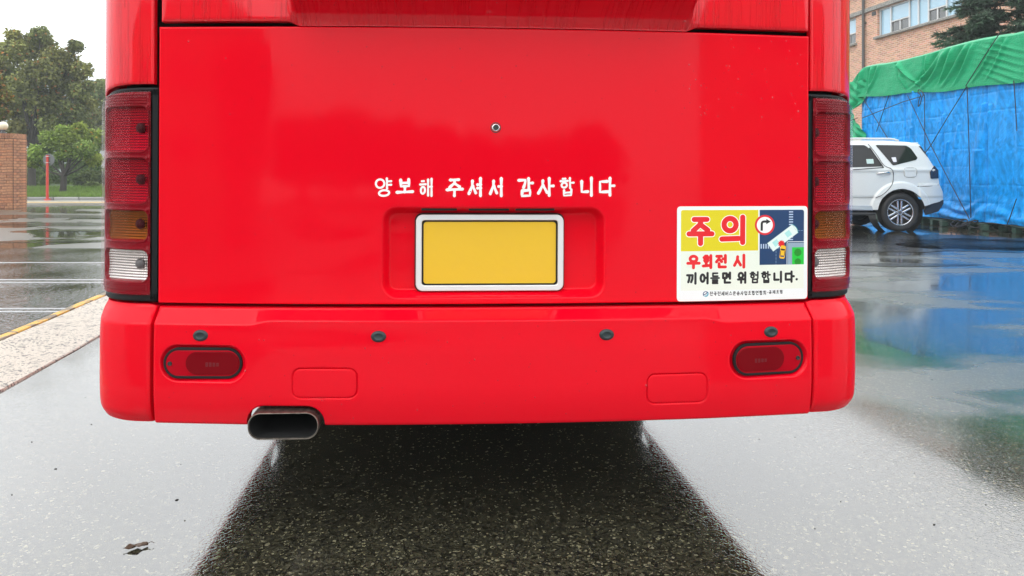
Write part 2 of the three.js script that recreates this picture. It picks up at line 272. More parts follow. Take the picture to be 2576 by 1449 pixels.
// trees that stand behind the photographer and show in the bus paint
for (const [x, z, h, r, txt] of [[-12.2, 31, 8.8, 3.1, 'leftmost tree mirrored in the upper left of the bus hatch'], [-7.6, 35, 5.2, 2.3, 'second tree from the left mirrored in the bus hatch'], [-4.2, 36, 5.6, 2.4, 'tree mirrored in the hatch left of the lock'], [-0.8, 34, 4.9, 2.2, 'tree mirrored in the hatch above the lettering'], [2.4, 36, 4.5, 1.9, 'low tree mirrored in the hatch right of the lock'], [5.4, 37, 4.15, 1.9, 'low shrubby tree mirrored under the bright sky in the hatch'], [8.6, 38, 4.0, 2.0, 'broad shrub mirrored in the right half of the hatch'], [11.8, 38, 4.2, 2.0, 'shrub mirrored in the hatch above the warning sticker'], [15, 37, 5.0, 2.2, 'rightmost tree mirrored in the hatch beside the building']])
  tree('yard_tree', txt, 'tree', [x, 0, z], h * 0.5, 0.16, [[x, h - r, z, r], [x - r * 0.75, h - r * 1.3, z + 0.6, r * 0.8], [x + r * 0.75, h - r * 1.25, z - 0.4, r * 0.75], [x + r * 0.3, h - r * 0.75, z, r * 0.6], [x - r * 0.5, h - r * 0.8, z, r * 0.5], [x, h * 0.3, z, r * 0.9], [x + r, h * 0.25, z, r * 0.8]], 3600, 0.3, [0.05, 0.075, 0.025, 0], 'trees behind the photographer');

// ------------------------------------------------------------------ brick pillar, globe lamp, sign post
{
  const d = 23.3, x1 = gx(33, d), w = 1.75, H = 2.37, P = thing('brick_pillar', 'tan brick pillar seen on its corner at the left edge', 'pillar', [x1 - w / 2, 0, -d - 0.34]);
  const bricks = [0, 1, 2, 3, 4, 5].map((i) => new THREE.MeshPhysicalMaterial({ color: rgb([0.62, 0.53, 0.68, 0.56, 0.49, 0.65][i], [0.29, 0.235, 0.32, 0.26, 0.215, 0.27][i], [0.145, 0.125, 0.16, 0.13, 0.115, 0.125][i]), map: mottle, bumpMap: asphaltBump, bumpScale: 0.002, roughness: 0.7 }));
  mesh('core', bevelBox(w - 0.03, H - 0.02, 0.62, 0.005, 0, (H - 0.02) / 2, 0), M(0.07, 0.055, 0.045, 0.9), P, 'dark recessed mortar joints');
  const rows = 25, ch = (H - 0.17) / rows, gap = 0.013, joint = w / 2 - 0.42;
  const lens = [0.44, 0.30, 0.21], gs = lens.map((l) => bevelBox(l - gap, ch - gap, 0.11, 0.004));
  for (let r = 0; r < rows; r++) for (const [a, b] of [[-w / 2, w / 2 - 0.022]]) {
    let x = a, first = true;
    while (x < b - 0.03) {
      let l = first && r % 2 ? lens[2] : lens[Math.floor(rr(0, 1.6))]; if (b - x - l < 0.12) l = b - x; first = false;
      const k = lens.indexOf(l), m = mesh('brick', k >= 0 ? gs[k] : bevelBox(l - gap, ch - gap, 0.11, 0.004), bricks[Math.floor(rr(0, 6))], P);
      m.position.set(x + l / 2, (r + 0.5) * ch, 0.28 + rr(-0.003, 0.004)); x += l;
    }
    for (const [z0, z1] of r % 2 ? [[-0.33, -0.02], [-0.02, 0.31]] : [[-0.33, 0.12], [0.12, 0.31]]) { const m = mesh('brick', bevelBox(0.11, ch - gap, z1 - z0 - gap, 0.004), bricks[Math.floor(rr(0, 6))], P); m.position.set(w / 2 - 0.05 + rr(-0.003, 0.003), (r + 0.5) * ch, (z0 + z1) / 2); }
  }
  for (let x = -w / 2; x < w / 2 - 0.05; x += 0.087) { const m = mesh('cap_brick', bevelBox(0.078, 0.155, 0.68, 0.005), bricks[Math.floor(rr(0, 6))], P); m.position.set(x + 0.0435, H - 0.08, 0.01); }
  const L = thing('globe_lamp', 'cream globe lamp standing on the brick pillar', 'lamp', [gx(-3, d), H, -d - 0.2]);
  mesh('globe', new THREE.SphereGeometry(0.14, 32, 20).translate(0, 0.24, 0), M(0.75, 0.68, 0.48, 0.25, { clearcoat: 1 }), L);
  mesh('collar', new THREE.LatheGeometry([[0.0, 0], [0.1, 0], [0.1, 0.02], [0.05, 0.05], [0.05, 0.09], [0.075, 0.12], [0.0, 0.12]].map((p) => new THREE.Vector2(...p)), 20), M(0.05, 0.05, 0.05, 0.4), L);
  const ds = 29.0, S = thing('sign_post', 'round grey sign seen from behind on a red post at the verge', 'sign', [gx(119, ds), 0.05, -ds]);
  const ph = gy(390, ds) - 0.05, sy = gy(402, ds) - 0.05;
  mesh('post', merge([new THREE.CylinderGeometry(0.045, 0.05, ph, 14).translate(0, ph / 2, 0), new THREE.CylinderGeometry(0.1, 0.12, 0.05, 14).translate(0, 0.025, 0)]), M(0.5, 0.045, 0.03, 0.4), S);
  mesh('disc', merge([new THREE.CylinderGeometry(0.22, 0.22, 0.012, 40).rotateX(Math.PI / 2).translate(0.02, sy, -0.06), new THREE.TorusGeometry(0.22, 0.012, 8, 40).translate(0.02, sy, -0.06)]), M(0.14, 0.155, 0.155, 0.5, { metalness: 0.2 }), S);
  for (const dy of [0.13, -0.11]) mesh('clamp', merge([new THREE.TorusGeometry(0.052, 0.013, 6, 18).rotateX(Math.PI / 2).translate(0, sy + dy, 0), box(0.14, 0.028, 0.012, 0, sy + dy, -0.05)]), M(0.6, 0.6, 0.58, 0.3, { metalness: 0.8 }), S);
}

// ------------------------------------------------------------------ brick building at the right
const brickTex = (() => {
  const n = 1024, cw = 128, chh = 42.667, c = new Float32Array(n * n * 3), h = new Float32Array(n * n), tones = {};
  for (let j = 0; j < n; j++) for (let i = 0; i < n; i++) {
    const r = Math.floor(j / chh), off = (r % 2) * cw / 2, b = Math.floor(((i + off) % n) / cw), fx = ((i + off) % cw) / cw, fy = (j % chh) / chh, key = r * 50 + b;
    tones[key] ??= [rr(0.75, 1.2), rr(0.9, 1.1)];
    const m = Math.min(fx, 1 - fx) * cw < 5 || Math.min(fy, 1 - fy) * chh < 4.5, k = rr(0.9, 1.1), o = j * n + i, t = tones[key];
    c[o * 3] = m ? 0.72 * k : 0.62 * t[0] * k; c[o * 3 + 1] = m ? 0.60 * k : 0.33 * t[0] * t[1] * k; c[o * 3 + 2] = m ? 0.49 * k : 0.215 * t[0] * k; h[o] = m ? 0.2 : 0.85 + 0.15 * rnd();
  }
  return { map: dataTex(n, (d) => { for (let i = 0; i < n * n; i++) { for (let k = 0; k < 3; k++) d[i * 4 + k] = lin2s(c[i * 3 + k]); d[i * 4 + 3] = 255; } }, true), bump: dataTex(n, (d) => { for (let i = 0; i < n * n; i++) { d[i * 4] = d[i * 4 + 1] = d[i * 4 + 2] = 255 * h[i]; d[i * 4 + 3] = 255; } }) };
})();
const brickWall = new THREE.MeshPhysicalMaterial({ map: brickTex.map, bumpMap: brickTex.bump, bumpScale: 0.008, roughness: 0.8 });
const TILE = [8 * 0.215, 24 * 0.0717];
function wallPanel(w, h, t, x, y, z) { // a block with uv in metres
  const g = box(w, h, t, x, y, z), p = g.attributes.position, n = g.attributes.normal, uv = g.attributes.uv;
  for (let i = 0; i < p.count; i++) { const side = Math.abs(n.getX(i)) > 0.5; uv.setXY(i, (side ? p.getZ(i) : p.getX(i)) / TILE[0], (Math.abs(n.getY(i)) > 0.5 ? p.getZ(i) : p.getY(i)) / TILE[1]); }
  return g;
}
{
  // local frame: x runs along the facade towards the viewer, z out of the wall
  const dirX = 0.152, c0 = 18.3, depthOf = (px) => c0 / (dirX + (px - 1288) / VIEW.f), L = Math.hypot(1, dirX), d0 = 34;
  const B = thing('brick_building', 'salmon brick building with aluminium windows behind the tarpaulins', 'building', [c0 - dirX * d0, 0, -d0], -Math.PI / 2 - Math.atan(dirX) + Math.PI);
  B.rotation.y = Math.atan2(-1, dirX) ; // local x -> (dirX, 0, 1) / L
  B.rotation.set(0, Math.atan2(-1, dirX), 0);
  // rotation about y maps x to (cos, 0, -sin): cos = dirX / L and -sin = 1 / L; local z maps to (sin, 0, cos) = (-1, 0, dirX) / L, out towards the yard
  const U = (px) => (d0 - depthOf(px)) * L, Y = (px, py) => gy(py, depthOf(px));
  const sillY = Y(2280, 72.5), headY = sillY + 1.06, u1 = U(2207), u2 = U(2420), u0a = -6, u0b = U(2153), len = 30;
  const rows = [0.0, sillY - 4.6, sillY - 4.6 + 1.06, sillY, headY, headY + 2.1, headY + 3.2, headY + 5.4];
  const solid = [], T = 0.4;
  const add = (ua, ub, ya, yb) => { if (ub - ua > 0.01 && yb - ya > 0.01) solid.push(wallPanel(ub - ua, yb - ya, T, (ua + ub) / 2, (ya + yb) / 2, -T / 2)); };
  add(-8, len, 0, sillY); add(-8, u0a, sillY, headY); add(u0b, u1, sillY, headY); add(u2, u2 + 2.2, sillY, headY); add(u2 + 6, len, sillY, headY); add(-8, len, headY, headY + 0.8);
  solid.push(wallPanel(len + 8, headY + 0.8, 0.3, (len - 8) / 2, (headY + 0.8) / 2, -8));
  mesh('wall', merge(solid), brickWall, B);
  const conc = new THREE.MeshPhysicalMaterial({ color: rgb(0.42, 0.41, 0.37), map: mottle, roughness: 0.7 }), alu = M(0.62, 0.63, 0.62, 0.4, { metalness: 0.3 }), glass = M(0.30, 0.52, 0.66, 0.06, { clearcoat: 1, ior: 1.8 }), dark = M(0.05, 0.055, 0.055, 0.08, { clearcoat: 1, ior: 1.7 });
  mesh('lintel_band', bevelBox(len + 8, 0.16, 0.12, 0.01, (len - 8) / 2, headY + 0.082, 0.02), conc, B);
  mesh('roof', box(len + 8, 0.3, 8.2, (len - 8) / 2, headY + 0.93, -4), conc, B);
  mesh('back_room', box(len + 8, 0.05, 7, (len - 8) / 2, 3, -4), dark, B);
  const window = (a, b, mull) => {
    const f = mesh('window', merge([bevelBox(b - a, 0.06, 0.1, 0.008, (a + b) / 2, headY - 0.032, -0.13), bevelBox(b - a, 0.06, 0.1, 0.008, (a + b) / 2, sillY + 0.032, -0.13), ...[a + 0.032, b - 0.032, ...mull.map((m) => m[0])].map((u) => bevelBox(0.06, 0.94, 0.1, 0.008, u, (sillY + headY) / 2, -0.131))]), alu, B);
    mesh('sill', bevelBox(b - a + 0.16, 0.09, 0.22, 0.012, (a + b) / 2, sillY - 0.047, 0.02), conc, f);
    const e = [a + 0.06, ...mull.map((m) => m[0]), b - 0.06];
    for (let i = 0; i + 1 < e.length; i++) {
      const kind = i === 0 ? 0 : mull[i - 1][1], mid = lerp(sillY, headY, 0.42), w = e[i + 1] - e[i] - 0.04, cx = (e[i] + e[i + 1]) / 2;
      if (!kind) { mesh('pane', box(w, 0.95, 0.012, cx, (sillY + headY) / 2, -0.14), glass, f); continue; }
      mesh('transom', bevelBox(w + 0.02, 0.05, 0.08, 0.008, cx, mid, -0.129), alu, f);
      mesh('pane', box(w, headY - mid - 0.08, 0.012, cx, (mid + headY) / 2, -0.141), glass, f);
      mesh('transom', bevelBox(0.05, mid - sillY - 0.07, 0.08, 0.008, cx, (mid + sillY) / 2 + 0.01, -0.13), alu, f);
      for (const s of [-1, 1]) mesh('pane', box(w / 2 - 0.035, mid - sillY - 0.08, 0.012, cx + s * w / 4, (mid + sillY) / 2, -0.142), dark, f);
    }
  };
  window(u1, u2, [[U(2235.5), 1], [U(2281.7), 0], [U(2304.3), 0], [U(2329.6), 1], [U(2375), 0]]);
  window(u0a, u0b, [[u0b - 1.1, 1], [u0b - 2.2, 1]].sort((p, q) => p[0] - q[0]));
  window(u2 + 2.2, u2 + 6, [[u2 + 3.4, 1], [u2 + 4.6, 0]]);
  mesh('drain_pipe', merge([new THREE.CylinderGeometry(0.055, 0.055, headY + 0.9, 12).translate(U(2177), (headY + 0.9) / 2, 0.09), ...[1, 3, 5, 7].map((y) => box(0.16, 0.04, 0.1, U(2177), y, 0.05))]), M(0.09, 0.09, 0.085, 0.5), B);
  mesh('vent', bevelBox(0.24, 0.15, 0.03, 0.006, U(2199), headY - 0.12, 0.012), M(0.06, 0.06, 0.06, 0.6), B);
}
// buildings behind the photographer, mirrored in the paint
{
  const B2 = thing('hall', 'long building behind the photographer mirrored in the left of the bus', 'building', [-24, 0, 34]);
  mesh('wall', wallPanel(22, 9, 8, 0, 4.5, 0), brickWall, B2); mesh('roof', box(22.4, 0.4, 8.4, 0, 9.2, 0), M(0.3, 0.3, 0.28, 0.8), B2);
  for (let i = 0; i < 6; i++) for (let j = 0; j < 2; j++) mesh('window', box(1.8, 1.3, 0.06, -8.8 + i * 3.4, 2.4 + j * 3.4, -4.02), M(0.1, 0.13, 0.15, 0.08), B2);
  const B = thing('grey_building', 'tall building behind the photographer mirrored in the right of the bus', 'building', [34, 0, 33]);
  mesh('wall', wallPanel(16, 11, 9, 0, 5.5, 0), brickWall, B); mesh('roof', box(16.4, 0.4, 9.4, 0, 11.2, 0), M(0.3, 0.3, 0.28, 0.8), B);
  for (let i = 0; i < 5; i++) for (let j = 0; j < 3; j++) mesh('window', box(1.8, 1.3, 0.06, -6.2 + i * 3.1, 2.2 + j * 3.2, -4.52), M(0.1, 0.13, 0.15, 0.08), B);
}

// ------------------------------------------------------------------ tarpaulin-covered stack at the right
function placed(m, x, y, z) { m.geometry.translate(-x, -y, -z); m.position.set(x, y, z); return m; }
const TD = (px) => 11.05 / ((px - 1288) / VIEW.f + 0.115);                       // distance along the wall of a line of sight
const TW = (d, y, off = 0) => [11.05 - 0.115 * d - off * 0.9934, y, -d + off * 0.1143];
const TP = (px, py, off = 0) => { const d = TD(px); return V(...TW(d, gy(py, d), off)); };
const fold = (x, w) => Math.exp(-x * x / (w * w));
{
  const near = 7.5, far = 18.75, H = 3.62;
  const blueMap = dataTex(512, (d, n) => { for (let j = 0; j < n; j++) for (let i = 0; i < n; i++) { const o = (j * n + i) * 4, u = i / n * 2 * Math.PI, v = j / n * 2 * Math.PI, q = fbm(Math.cos(u) * 3, Math.sin(u) * 3 + Math.cos(v), Math.sin(v) * 2, 5), w = 0.9 + 0.1 * ((i % 4 < 2) !== (j % 4 < 2)); const k = clamp(0.9 + 0.7 * q, 0.6, 1.25) * w; d[o] = lin2s(0.001 * k + Math.max(0, q) * 0.03); d[o + 1] = lin2s(0.34 * k + Math.max(0, q) * 0.08); d[o + 2] = lin2s(0.90 * k); d[o + 3] = 255; } }, true);
  const blueMat = new THREE.MeshPhysicalMaterial({ map: blueMap, roughness: 0.33, specularIntensity: 0.45, clearcoat: 0.1, clearcoatRoughness: 0.2, side: THREE.DoubleSide, bumpMap: crumple, bumpScale: 0.004 });
  // gathered folds: [place along the wall, height where it starts, slant, width, depth]
  const folds = []; for (let i = 0; i < 90; i++) folds.push([rr(near, far), rr(1.2, 3.3), rr(-0.35, 0.35), rr(0.025, 0.08), rr(0.015, 0.055), rr(0.5, 1.8)]);
  const pinch = [TD(2451), TD(2342), TD(2254), TD(2186), 10.4];
  const relief = (d, y) => {
    let r = 0.02 * fbm(d * 0.8, y * 0.8, 3, 3);
    const gxx = ((d / 0.62) % 1 + 1) % 1, jy = Math.floor(y / 0.36), gyy = (y / 0.36) % 1, sh = ((d / 0.62 + 0.5 * (jy % 2)) % 1 + 1) % 1;
    const gv0 = clamp(0.55 + 2.4 * fbm(d * 0.7, y * 0.9, 6, 3), 0.05, 1.6); r -= 0.013 * gv0 * fold((gyy - 0.5) * 0.36 - 0.006 * Math.sin(d * 5), 0.014) + 0.007 * fold((sh - 0.5) * 0.62, 0.016) * (fbm(d * 0.6, jy, 1, 2) > -0.05 ? 1 : 0) + 0.034 * fold((gxx - 0.5) * 0.62, 0.02) * (Math.floor(d / 0.62) % 2 ? 1 : 0);
    for (const f of folds) { const dy = f[1] - y; if (dy > 0 && dy < f[5]) r += f[4] * fold(d - f[0] - f[2] * dy, f[3] * (1 + dy)) * (1 - dy / f[5]); }
    for (const p of pinch) { const dy = 3.0 - y, a = Math.abs(d - p); if (dy > 0 && a < 1.4) r += 0.02 * Math.sin(a / (0.05 + 0.1 * dy + 0.08 * a) * 2.2) * Math.exp(-a * 1.6) * Math.exp(-dy * 0.9); }
    const low = sstep(0.75 - y, 0, 0.6); // loose skirt at the foot
    r += low * (0.09 + 0.05 * Math.sin(y * 26 + 3.2 * fbm(d * 0.9, y, 8, 2) * 4) * (0.5 + fbm(d * 0.5, 2, 1, 2)) + 0.05 * fbm(d * 1.7, y * 6, 2, 3));
    return r;
  };
  const foot = (d) => 0.17 + 0.06 * fbm(d * 0.9, 4, 4, 3);
  const ds = [...span(near, 12.4, 110), ...span(12.42, far, 420)], vs = span(0, 1, 190);
  const front = sheet(ds, vs, (d, v) => { const y = lerp(foot(d), H, v); return TW(d, y, 0.06 + relief(d, y)); }, true, (d, v) => [d / 1.5, v * H / 1.5]);
  const farEnd = sheet(span(0, 2.2, 30), vs, (s, v) => { const y = lerp(foot(far), H, v), e = TW(far, y, 0.06 + relief(far, y)); return [e[0] + s, y, e[2] - 0.1 * Math.sin(Math.min(1, s * 5) * Math.PI / 2) - 0.12 * s]; }, false, (s, v) => [s / 1.5, v * H / 1.5]);
  const nearEnd = sheet(span(0, 2.2, 10), vs, (s, v) => { const y = lerp(foot(near), H, v), e = TW(near, y, 0.06 + relief(near, y)); return [e[0] + s, y, e[2] + 0.12 * s]; }, true, (s, v) => [s / 1.5, v * H / 1.5]);
  const lid = sheet(span(near, far, 20), span(0, 2.2, 4), (d, s) => { const e = TW(d, H, 0.06); return [e[0] + s, H, e[2]]; }, true);
  const bt = top('blue_tarpaulin', merge([front, farEnd, nearEnd, lid]), blueMat, 'bright blue tarpaulin wrapped over a tall stack beside the white car', 'tarpaulin'); placed(bt, 9.9, 0, -13);
  // green tarpaulin thrown over the top
  const greenMap = dataTex(256, (d, n) => { for (let j = 0; j < n; j++) for (let i = 0; i < n; i++) { const o = (j * n + i) * 4, k = (0.93 + 0.07 * ((i % 4 < 2) !== (j % 4 < 2))) * (1 + 0.25 * fbm(i / n * 5, j / n * 5, 2, 3)); d[o] = lin2s(0.004 * k); d[o + 1] = lin2s(0.36 * k); d[o + 2] = lin2s(0.15 * k); d[o + 3] = 255; } }, true);
  const greenMat = new THREE.MeshPhysicalMaterial({ map: greenMap, roughness: 0.36, specularIntensity: 0.45, clearcoat: 0.1, clearcoatRoughness: 0.3, side: THREE.DoubleSide, bumpMap: crumple, bumpScale: 0.008 });
  const gFar = 19.15, Ht = 3.78;
  const hem = (d) => { const k = sstep(d, 12.5, 18.6); return lerp(2.80, 3.02, k) - 0.05 * Math.sin(clamp((d - 13.5) / 5, 0, 1) * Math.PI) + 0.02 * Math.sin(d * 3.1); };
  const crest = (d) => Ht + 0.05 * Math.sin(d * 1.7 + 1) * 0.6 + 0.03 * fbm(d * 1.4, 2, 2, 3) - 0.45 * sstep(d, 18.5, 19.4);
  // swags: [top place, foot place, width, height]; each runs from a crest point down to a tie
  const swags = [];
  for (const [a, b, w, h] of [[15.6, 16.9, 0.1, 0.07], [15.5, 16.5, 0.08, 0.06], [15.35, 16.0, 0.07, 0.06], [14.9, 15.9, 0.09, 0.07], [14.75, 15.5, 0.06, 0.05], [14.1, 15.0, 0.06, 0.05], [13.9, 14.6, 0.05, 0.035], [17.2, 16.9, 0.05, 0.05], [17.3, 16.2, 0.07, 0.05], [18.2, 18.4, 0.06, 0.05], [18.6, 18.9, 0.08, 0.06], [17.9, 18.5, 0.05, 0.04], [13.2, 13.6, 0.04, 0.03], [12.4, 13.1, 0.06, 0.05], [16.2, 16.4, 0.04, 0.03], [11.4, 12.2, 0.06, 0.05], [10, 10.8, 0.07, 0.05], [9, 9.3, 0.06, 0.05]]) swags.push([a, b, w, h]);
  const gRelief = (d, t) => { // t: 0 at the crest, 1 at the hem
    let r = 0.035 * fbm(d * 0.9, t * 1.5, 7, 3) + 0.006 * fbm(d * 6, t * 5, 2, 3);
    for (const s of swags) { const c = lerp(s[0], s[1], Math.pow(t, 0.8)), q = d - c + 0.18 * Math.sin(t * Math.PI) * (s[1] - s[0]); r += s[3] * (fold(q, s[2]) - 0.6 * fold(q - s[2] * 1.7, s[2] * 0.9)) * Math.sin(Math.PI * clamp(0.12 + t * 0.95, 0, 1)) * 1.4; }
    for (const [dd, k] of [[TD(2500), 1]]) for (let i = 0; i < 6; i++) { const c = dd - 0.1 - (t - 0.15 * i) * 0.9; r += 0.022 * k * fold((t - 0.14 * i - 0.1) - (dd - d) * 0.35, 0.035) * fold(dd - 0.35 - d, 0.5); }
    return r;
  };
  const gd_ = [...span(near - 0.2, 12.4, 90), ...span(12.42, gFar, 380)];
  const gv = [...span(0, 0.3, 14).slice(0, -1), ...span(0.3, 1, 110)];   // 0..0.3 lies on top, then over the edge
  const gsheet = sheet(gd_, gv, (d, v) => {
    if (v < 0.3) { const s = (0.3 - v) / 0.3 * 2.2; const e = TW(d, crest(d) + 0.06 * Math.sin(s * 1.3) , 0.02 - s); return e; }
    const t = (v - 0.3) / 0.7, a = clamp(t / 0.07, 0, 1), y = lerp(crest(d), hem(d), t), off = 0.02 + 0.11 * Math.sin(a * Math.PI / 2) + gRelief(d, t) * sstep(t, 0.02, 0.2);
    return TW(d, y, off);
  }, false, (d, v) => [d / 1.2, v * 2.6]);
  // the corner that hangs down at the far end
  const drape = sheet(span(0, 1, 40), span(0, 1, 90), (u, v) => {
    const yt = hem(18.6) + 0.42, y = lerp(yt, 2.0, v), py = v;
    const left = 19.2 + 0.02 * Math.sin(v * 9), right = py < 0.3 ? 18.45 + 0.0 * py : py < 0.52 ? lerp(18.45, 18.98, sstep(py, 0.3, 0.52)) : lerp(18.98, 18.5, sstep(py, 0.52, 0.97));
    const d = lerp(left, right, u), tuck = 0.05 * Math.sin(py * 7 + u * 3) + 0.07 * fold(py - 0.52, 0.05) + 0.04 * Math.sin(u * 9 + py * 16) * 0.6 + 0.03 * Math.sin((u * 1.5 - py * 4) * 9);
    return TW(d, y, 0.14 + tuck * 0.8);
  }, false, (u, v) => [u, v * 2]);
  const gt = top('green_tarpaulin', merge([gsheet, drape]), greenMat, 'green tarpaulin thrown over the top of the blue covered stack', 'tarpaulin'); placed(gt, 9.9, 3.6, -13);
  // ropes
  const ropeMat = M(0.025, 0.028, 0.035, 0.7), rg = 'dark ropes tied round the tarpaulins';
  const rope = (pts, label, off = 0.16, r = 0.0095) => { const P = []; for (let i = 0; i + 1 < pts.length; i++) for (let k = 0; k < 4; k++) { const t = k / 4; P.push(TP(lerp(pts[i][0], pts[i + 1][0], t), lerp(pts[i][1], pts[i + 1][1], t), off)); } P.push(TP(...pts.at(-1), off)); const g = tube(P, r, 6, P.length * 3), b = P[0]; const m = top('rope', g, ropeMat, label, 'rope', null); placed(m, b.x, b.y, b.z); };
  rope([[2451, 217], [2454, 300], [2457, 400], [2461, 552]], 'upright rope dividing the blue tarpaulin from hem to foot right of the car');
  rope([[2300, 240], [2330, 303], [2360, 366], [2410, 462], [2459, 553]], 'long rope slanting down the blue tarpaulin from the hem behind the car to its foot', 0.165);
  rope([[2451, 219], [2405, 292], [2360, 366], [2345, 386]], 'rope slanting down leftwards from the knot on the green hem', 0.172);
  rope([[2342, 238], [2343, 310], [2344, 394]], 'upright rope above the car tail lamp', 0.158);
  rope([[2185, 297], [2241, 275], [2290, 256], [2335, 243]], 'rope rising almost level below the green hem', 0.168);
  rope([[2186, 248], [2217, 297], [2250, 349]], 'short rope slanting down to the car roof from the far corner', 0.16);
  rope([[2254, 240], [2239, 281], [2222, 331]], 'short rope leaning left above the car roof', 0.176);
  rope([[2570, 203], [2574, 260], [2578, 330]], 'upright rope at the right edge of the picture', 0.16);
  rope([[2582, 500], [2566, 545], [2555, 572]], 'rope slanting down to the pallets at the right edge', 0.2);
  rope([[2545, 76], [2520, 112], [2490, 158], [2452, 217]], 'rope slanting across the green tarpaulin', 0.20);
  rope([[2153, 307], [2166, 302], [2180, 297]], 'short rope pinching the hanging green corner', 0.24);
  { const b = TP(2338, 236, 0.2), P = [[2338, 240], [2331, 232], [2332, 226], [2340, 230], [2344, 238], [2340, 246], [2336, 262], [2331, 268], [2333, 252], [2338, 240]].map((q) => TP(q[0], q[1], 0.2)); const m = top('rope_loop', tube(P, 0.011, 6, 70), ropeMat, 'small loop of loose rope on the green hem above the car', 'rope'); placed(m, b.x, b.y, b.z); }
  { const b = TP(2460, 556, 0.3), P = []; for (let i = 0; i < 60; i++) { const t = i / 59 * Math.PI * 7; P.push(b.clone().add(V(0.13 * Math.cos(t) + 0.1 * Math.sin(t * 0.37), -0.04 + 0.07 * Math.sin(t * 1.13), 0.2 * Math.sin(t) + 0.12 * Math.cos(t * 0.61)))); } const m = top('rope_coil', tube(P, 0.012, 6, 240), ropeMat, 'tangled coil of rope at the foot of the blue tarpaulin', 'rope'); placed(m, b.x, 0, b.z); }
  // pallets under the stack
  const pm = [M(0.035, 0.085, 0.06, 0.5), M(0.03, 0.07, 0.055, 0.5)];
  const boardG = bevelBox(1.06, 0.022, 0.1, 0.003), blockG = bevelBox(0.14, 0.09, 0.12, 0.006), runG = bevelBox(0.1, 0.02, 1.1, 0.003);
  let k = 0;
  for (let d = 12.6; d < far; d += 1.13) {
    const c = TW(d, 0, 0.12 - 0.55), p = thing('pallet', ['green pallet under the blue tarpaulin near the right edge', 'green pallet under the stack'][d < 12.5 ? 1 : 0], 'pallet', [c[0], 0, c[2]], -0.1145 + Math.PI / 2);
    const dirn = d > 17.7 ? 'green pallet at the far end of the tarpaulin, hidden behind the car' : d > 16.3 ? 'green pallet under the tarpaulin behind the car' : d > 15.1 ? 'green pallet under the tarpaulin just right of the car bumper' : d > 13.9 ? 'green pallet under the tarpaulin by the rope coil' : d > 12.8 ? 'green pallet under the tarpaulin at the right edge of the picture' : 'green pallet under the nearer part of the stack';
    p.userData.label = dirn; p.userData.group = 'green pallets under the tarpaulins'; k++;
    for (let i = 0; i < 5; i++) { const m = mesh('board', boardG, pm[i % 2], p); m.position.set(0, 0.132, -0.5 + i * 0.25); }
    for (const x of [-0.46, 0, 0.46]) { for (const z of [-0.49, 0, 0.49]) { const m = mesh('block', blockG, pm[0], p); m.position.set(x, 0.068, z); } const m = mesh('runner', runG, pm[1], p); m.position.set(x, 0.012, 0); }
  }
}
// conifer between the stack and the building
{
  const T = thing('conifer', 'dark bluish green conifer with drooping branches above the green tarpaulin', 'tree', [12.8, 0, -18.8]);
  const wood = [limb(V(0, 0, 0), V(0.05, 6.95, 0), 0.16, 0.03, 10)], pos = [], col = [], nor = [];
  const needle = (p, dir, L, k) => { const s = V(rr(-1, 1), rr(-1, 1), rr(-1, 1)).cross(dir).normalize().multiplyScalar(0.016), e = p.clone().addScaledVector(dir, L); const n = V().crossVectors(s, dir).normalize(); if (n.y < 0) { n.negate(); s.negate(); } pos.push(p.x - s.x, p.y - s.y, p.z - s.z, p.x + s.x, p.y + s.y, p.z + s.z, e.x, e.y, e.z); for (let i = 0; i < 3; i++) { nor.push(n.x, n.y, n.z); col.push(0.06 * k, 0.095 * k, 0.06 * k); } };
  for (let y = 3.4; y < 6.85; y += 0.13) {
    const len = 2.1 * Math.pow(clamp((7.4 - y) / 3.6, 0, 1), 0.6);
    for (let b = 0; b < 8; b++) {
      const a = rr(0, 2 * Math.PI); if (Math.sin(a) < -0.75) continue; const L = len * rr(0.7, 1.08), up = rr(0.0, 0.2), P = [];
      for (let i = 0; i <= 6; i++) { const t = i / 6; P.push(V(Math.cos(a) * L * t, y + up * L * t - 0.42 * L * t * t * 0.55 + 0.12 * L * t * t * t, Math.sin(a) * L * t)); }
      wood.push(tube(P, 0.014, 4, 6));
      for (let s = 0; s < 24; s++) {
        const t = rr(0.22, 1), q = P[Math.floor(t * 5.99)].clone().lerp(P[Math.min(6, Math.floor(t * 5.99) + 1)], (t * 5.99) % 1), sa = a + rr(-1.1, 1.1), sl = L * 0.28 * (1.25 - t) + 0.12, sd = V(Math.cos(sa), rr(-0.35, 0.1), Math.sin(sa)).normalize(), k = rr(0.5, 1.5) * (t > 0.85 ? 1.5 : 1);
        for (let n = 0; n < 34; n++) { const u = rr(0, 1), p = q.clone().addScaledVector(sd, sl * u); p.y -= 0.12 * sl * u * u; needle(p, sd.clone().multiplyScalar(0.8).add(V(rr(-1, 1), rr(-0.7, 0.9), rr(-1, 1)).multiplyScalar(0.75)).normalize(), rr(0.08, 0.17), k); }
      }
    }
  }
  const g = new THREE.BufferGeometry(); g.setAttribute('position', new THREE.Float32BufferAttribute(pos, 3)); g.setAttribute('normal', new THREE.Float32BufferAttribute(nor, 3)); g.setAttribute('color', new THREE.Float32BufferAttribute(col, 3));
  mesh('trunk', merge(wood), barkMat, T); mesh('crown', g, new THREE.MeshPhysicalMaterial({ vertexColors: true, roughness: 0.7, side: THREE.DoubleSide }), T);
}

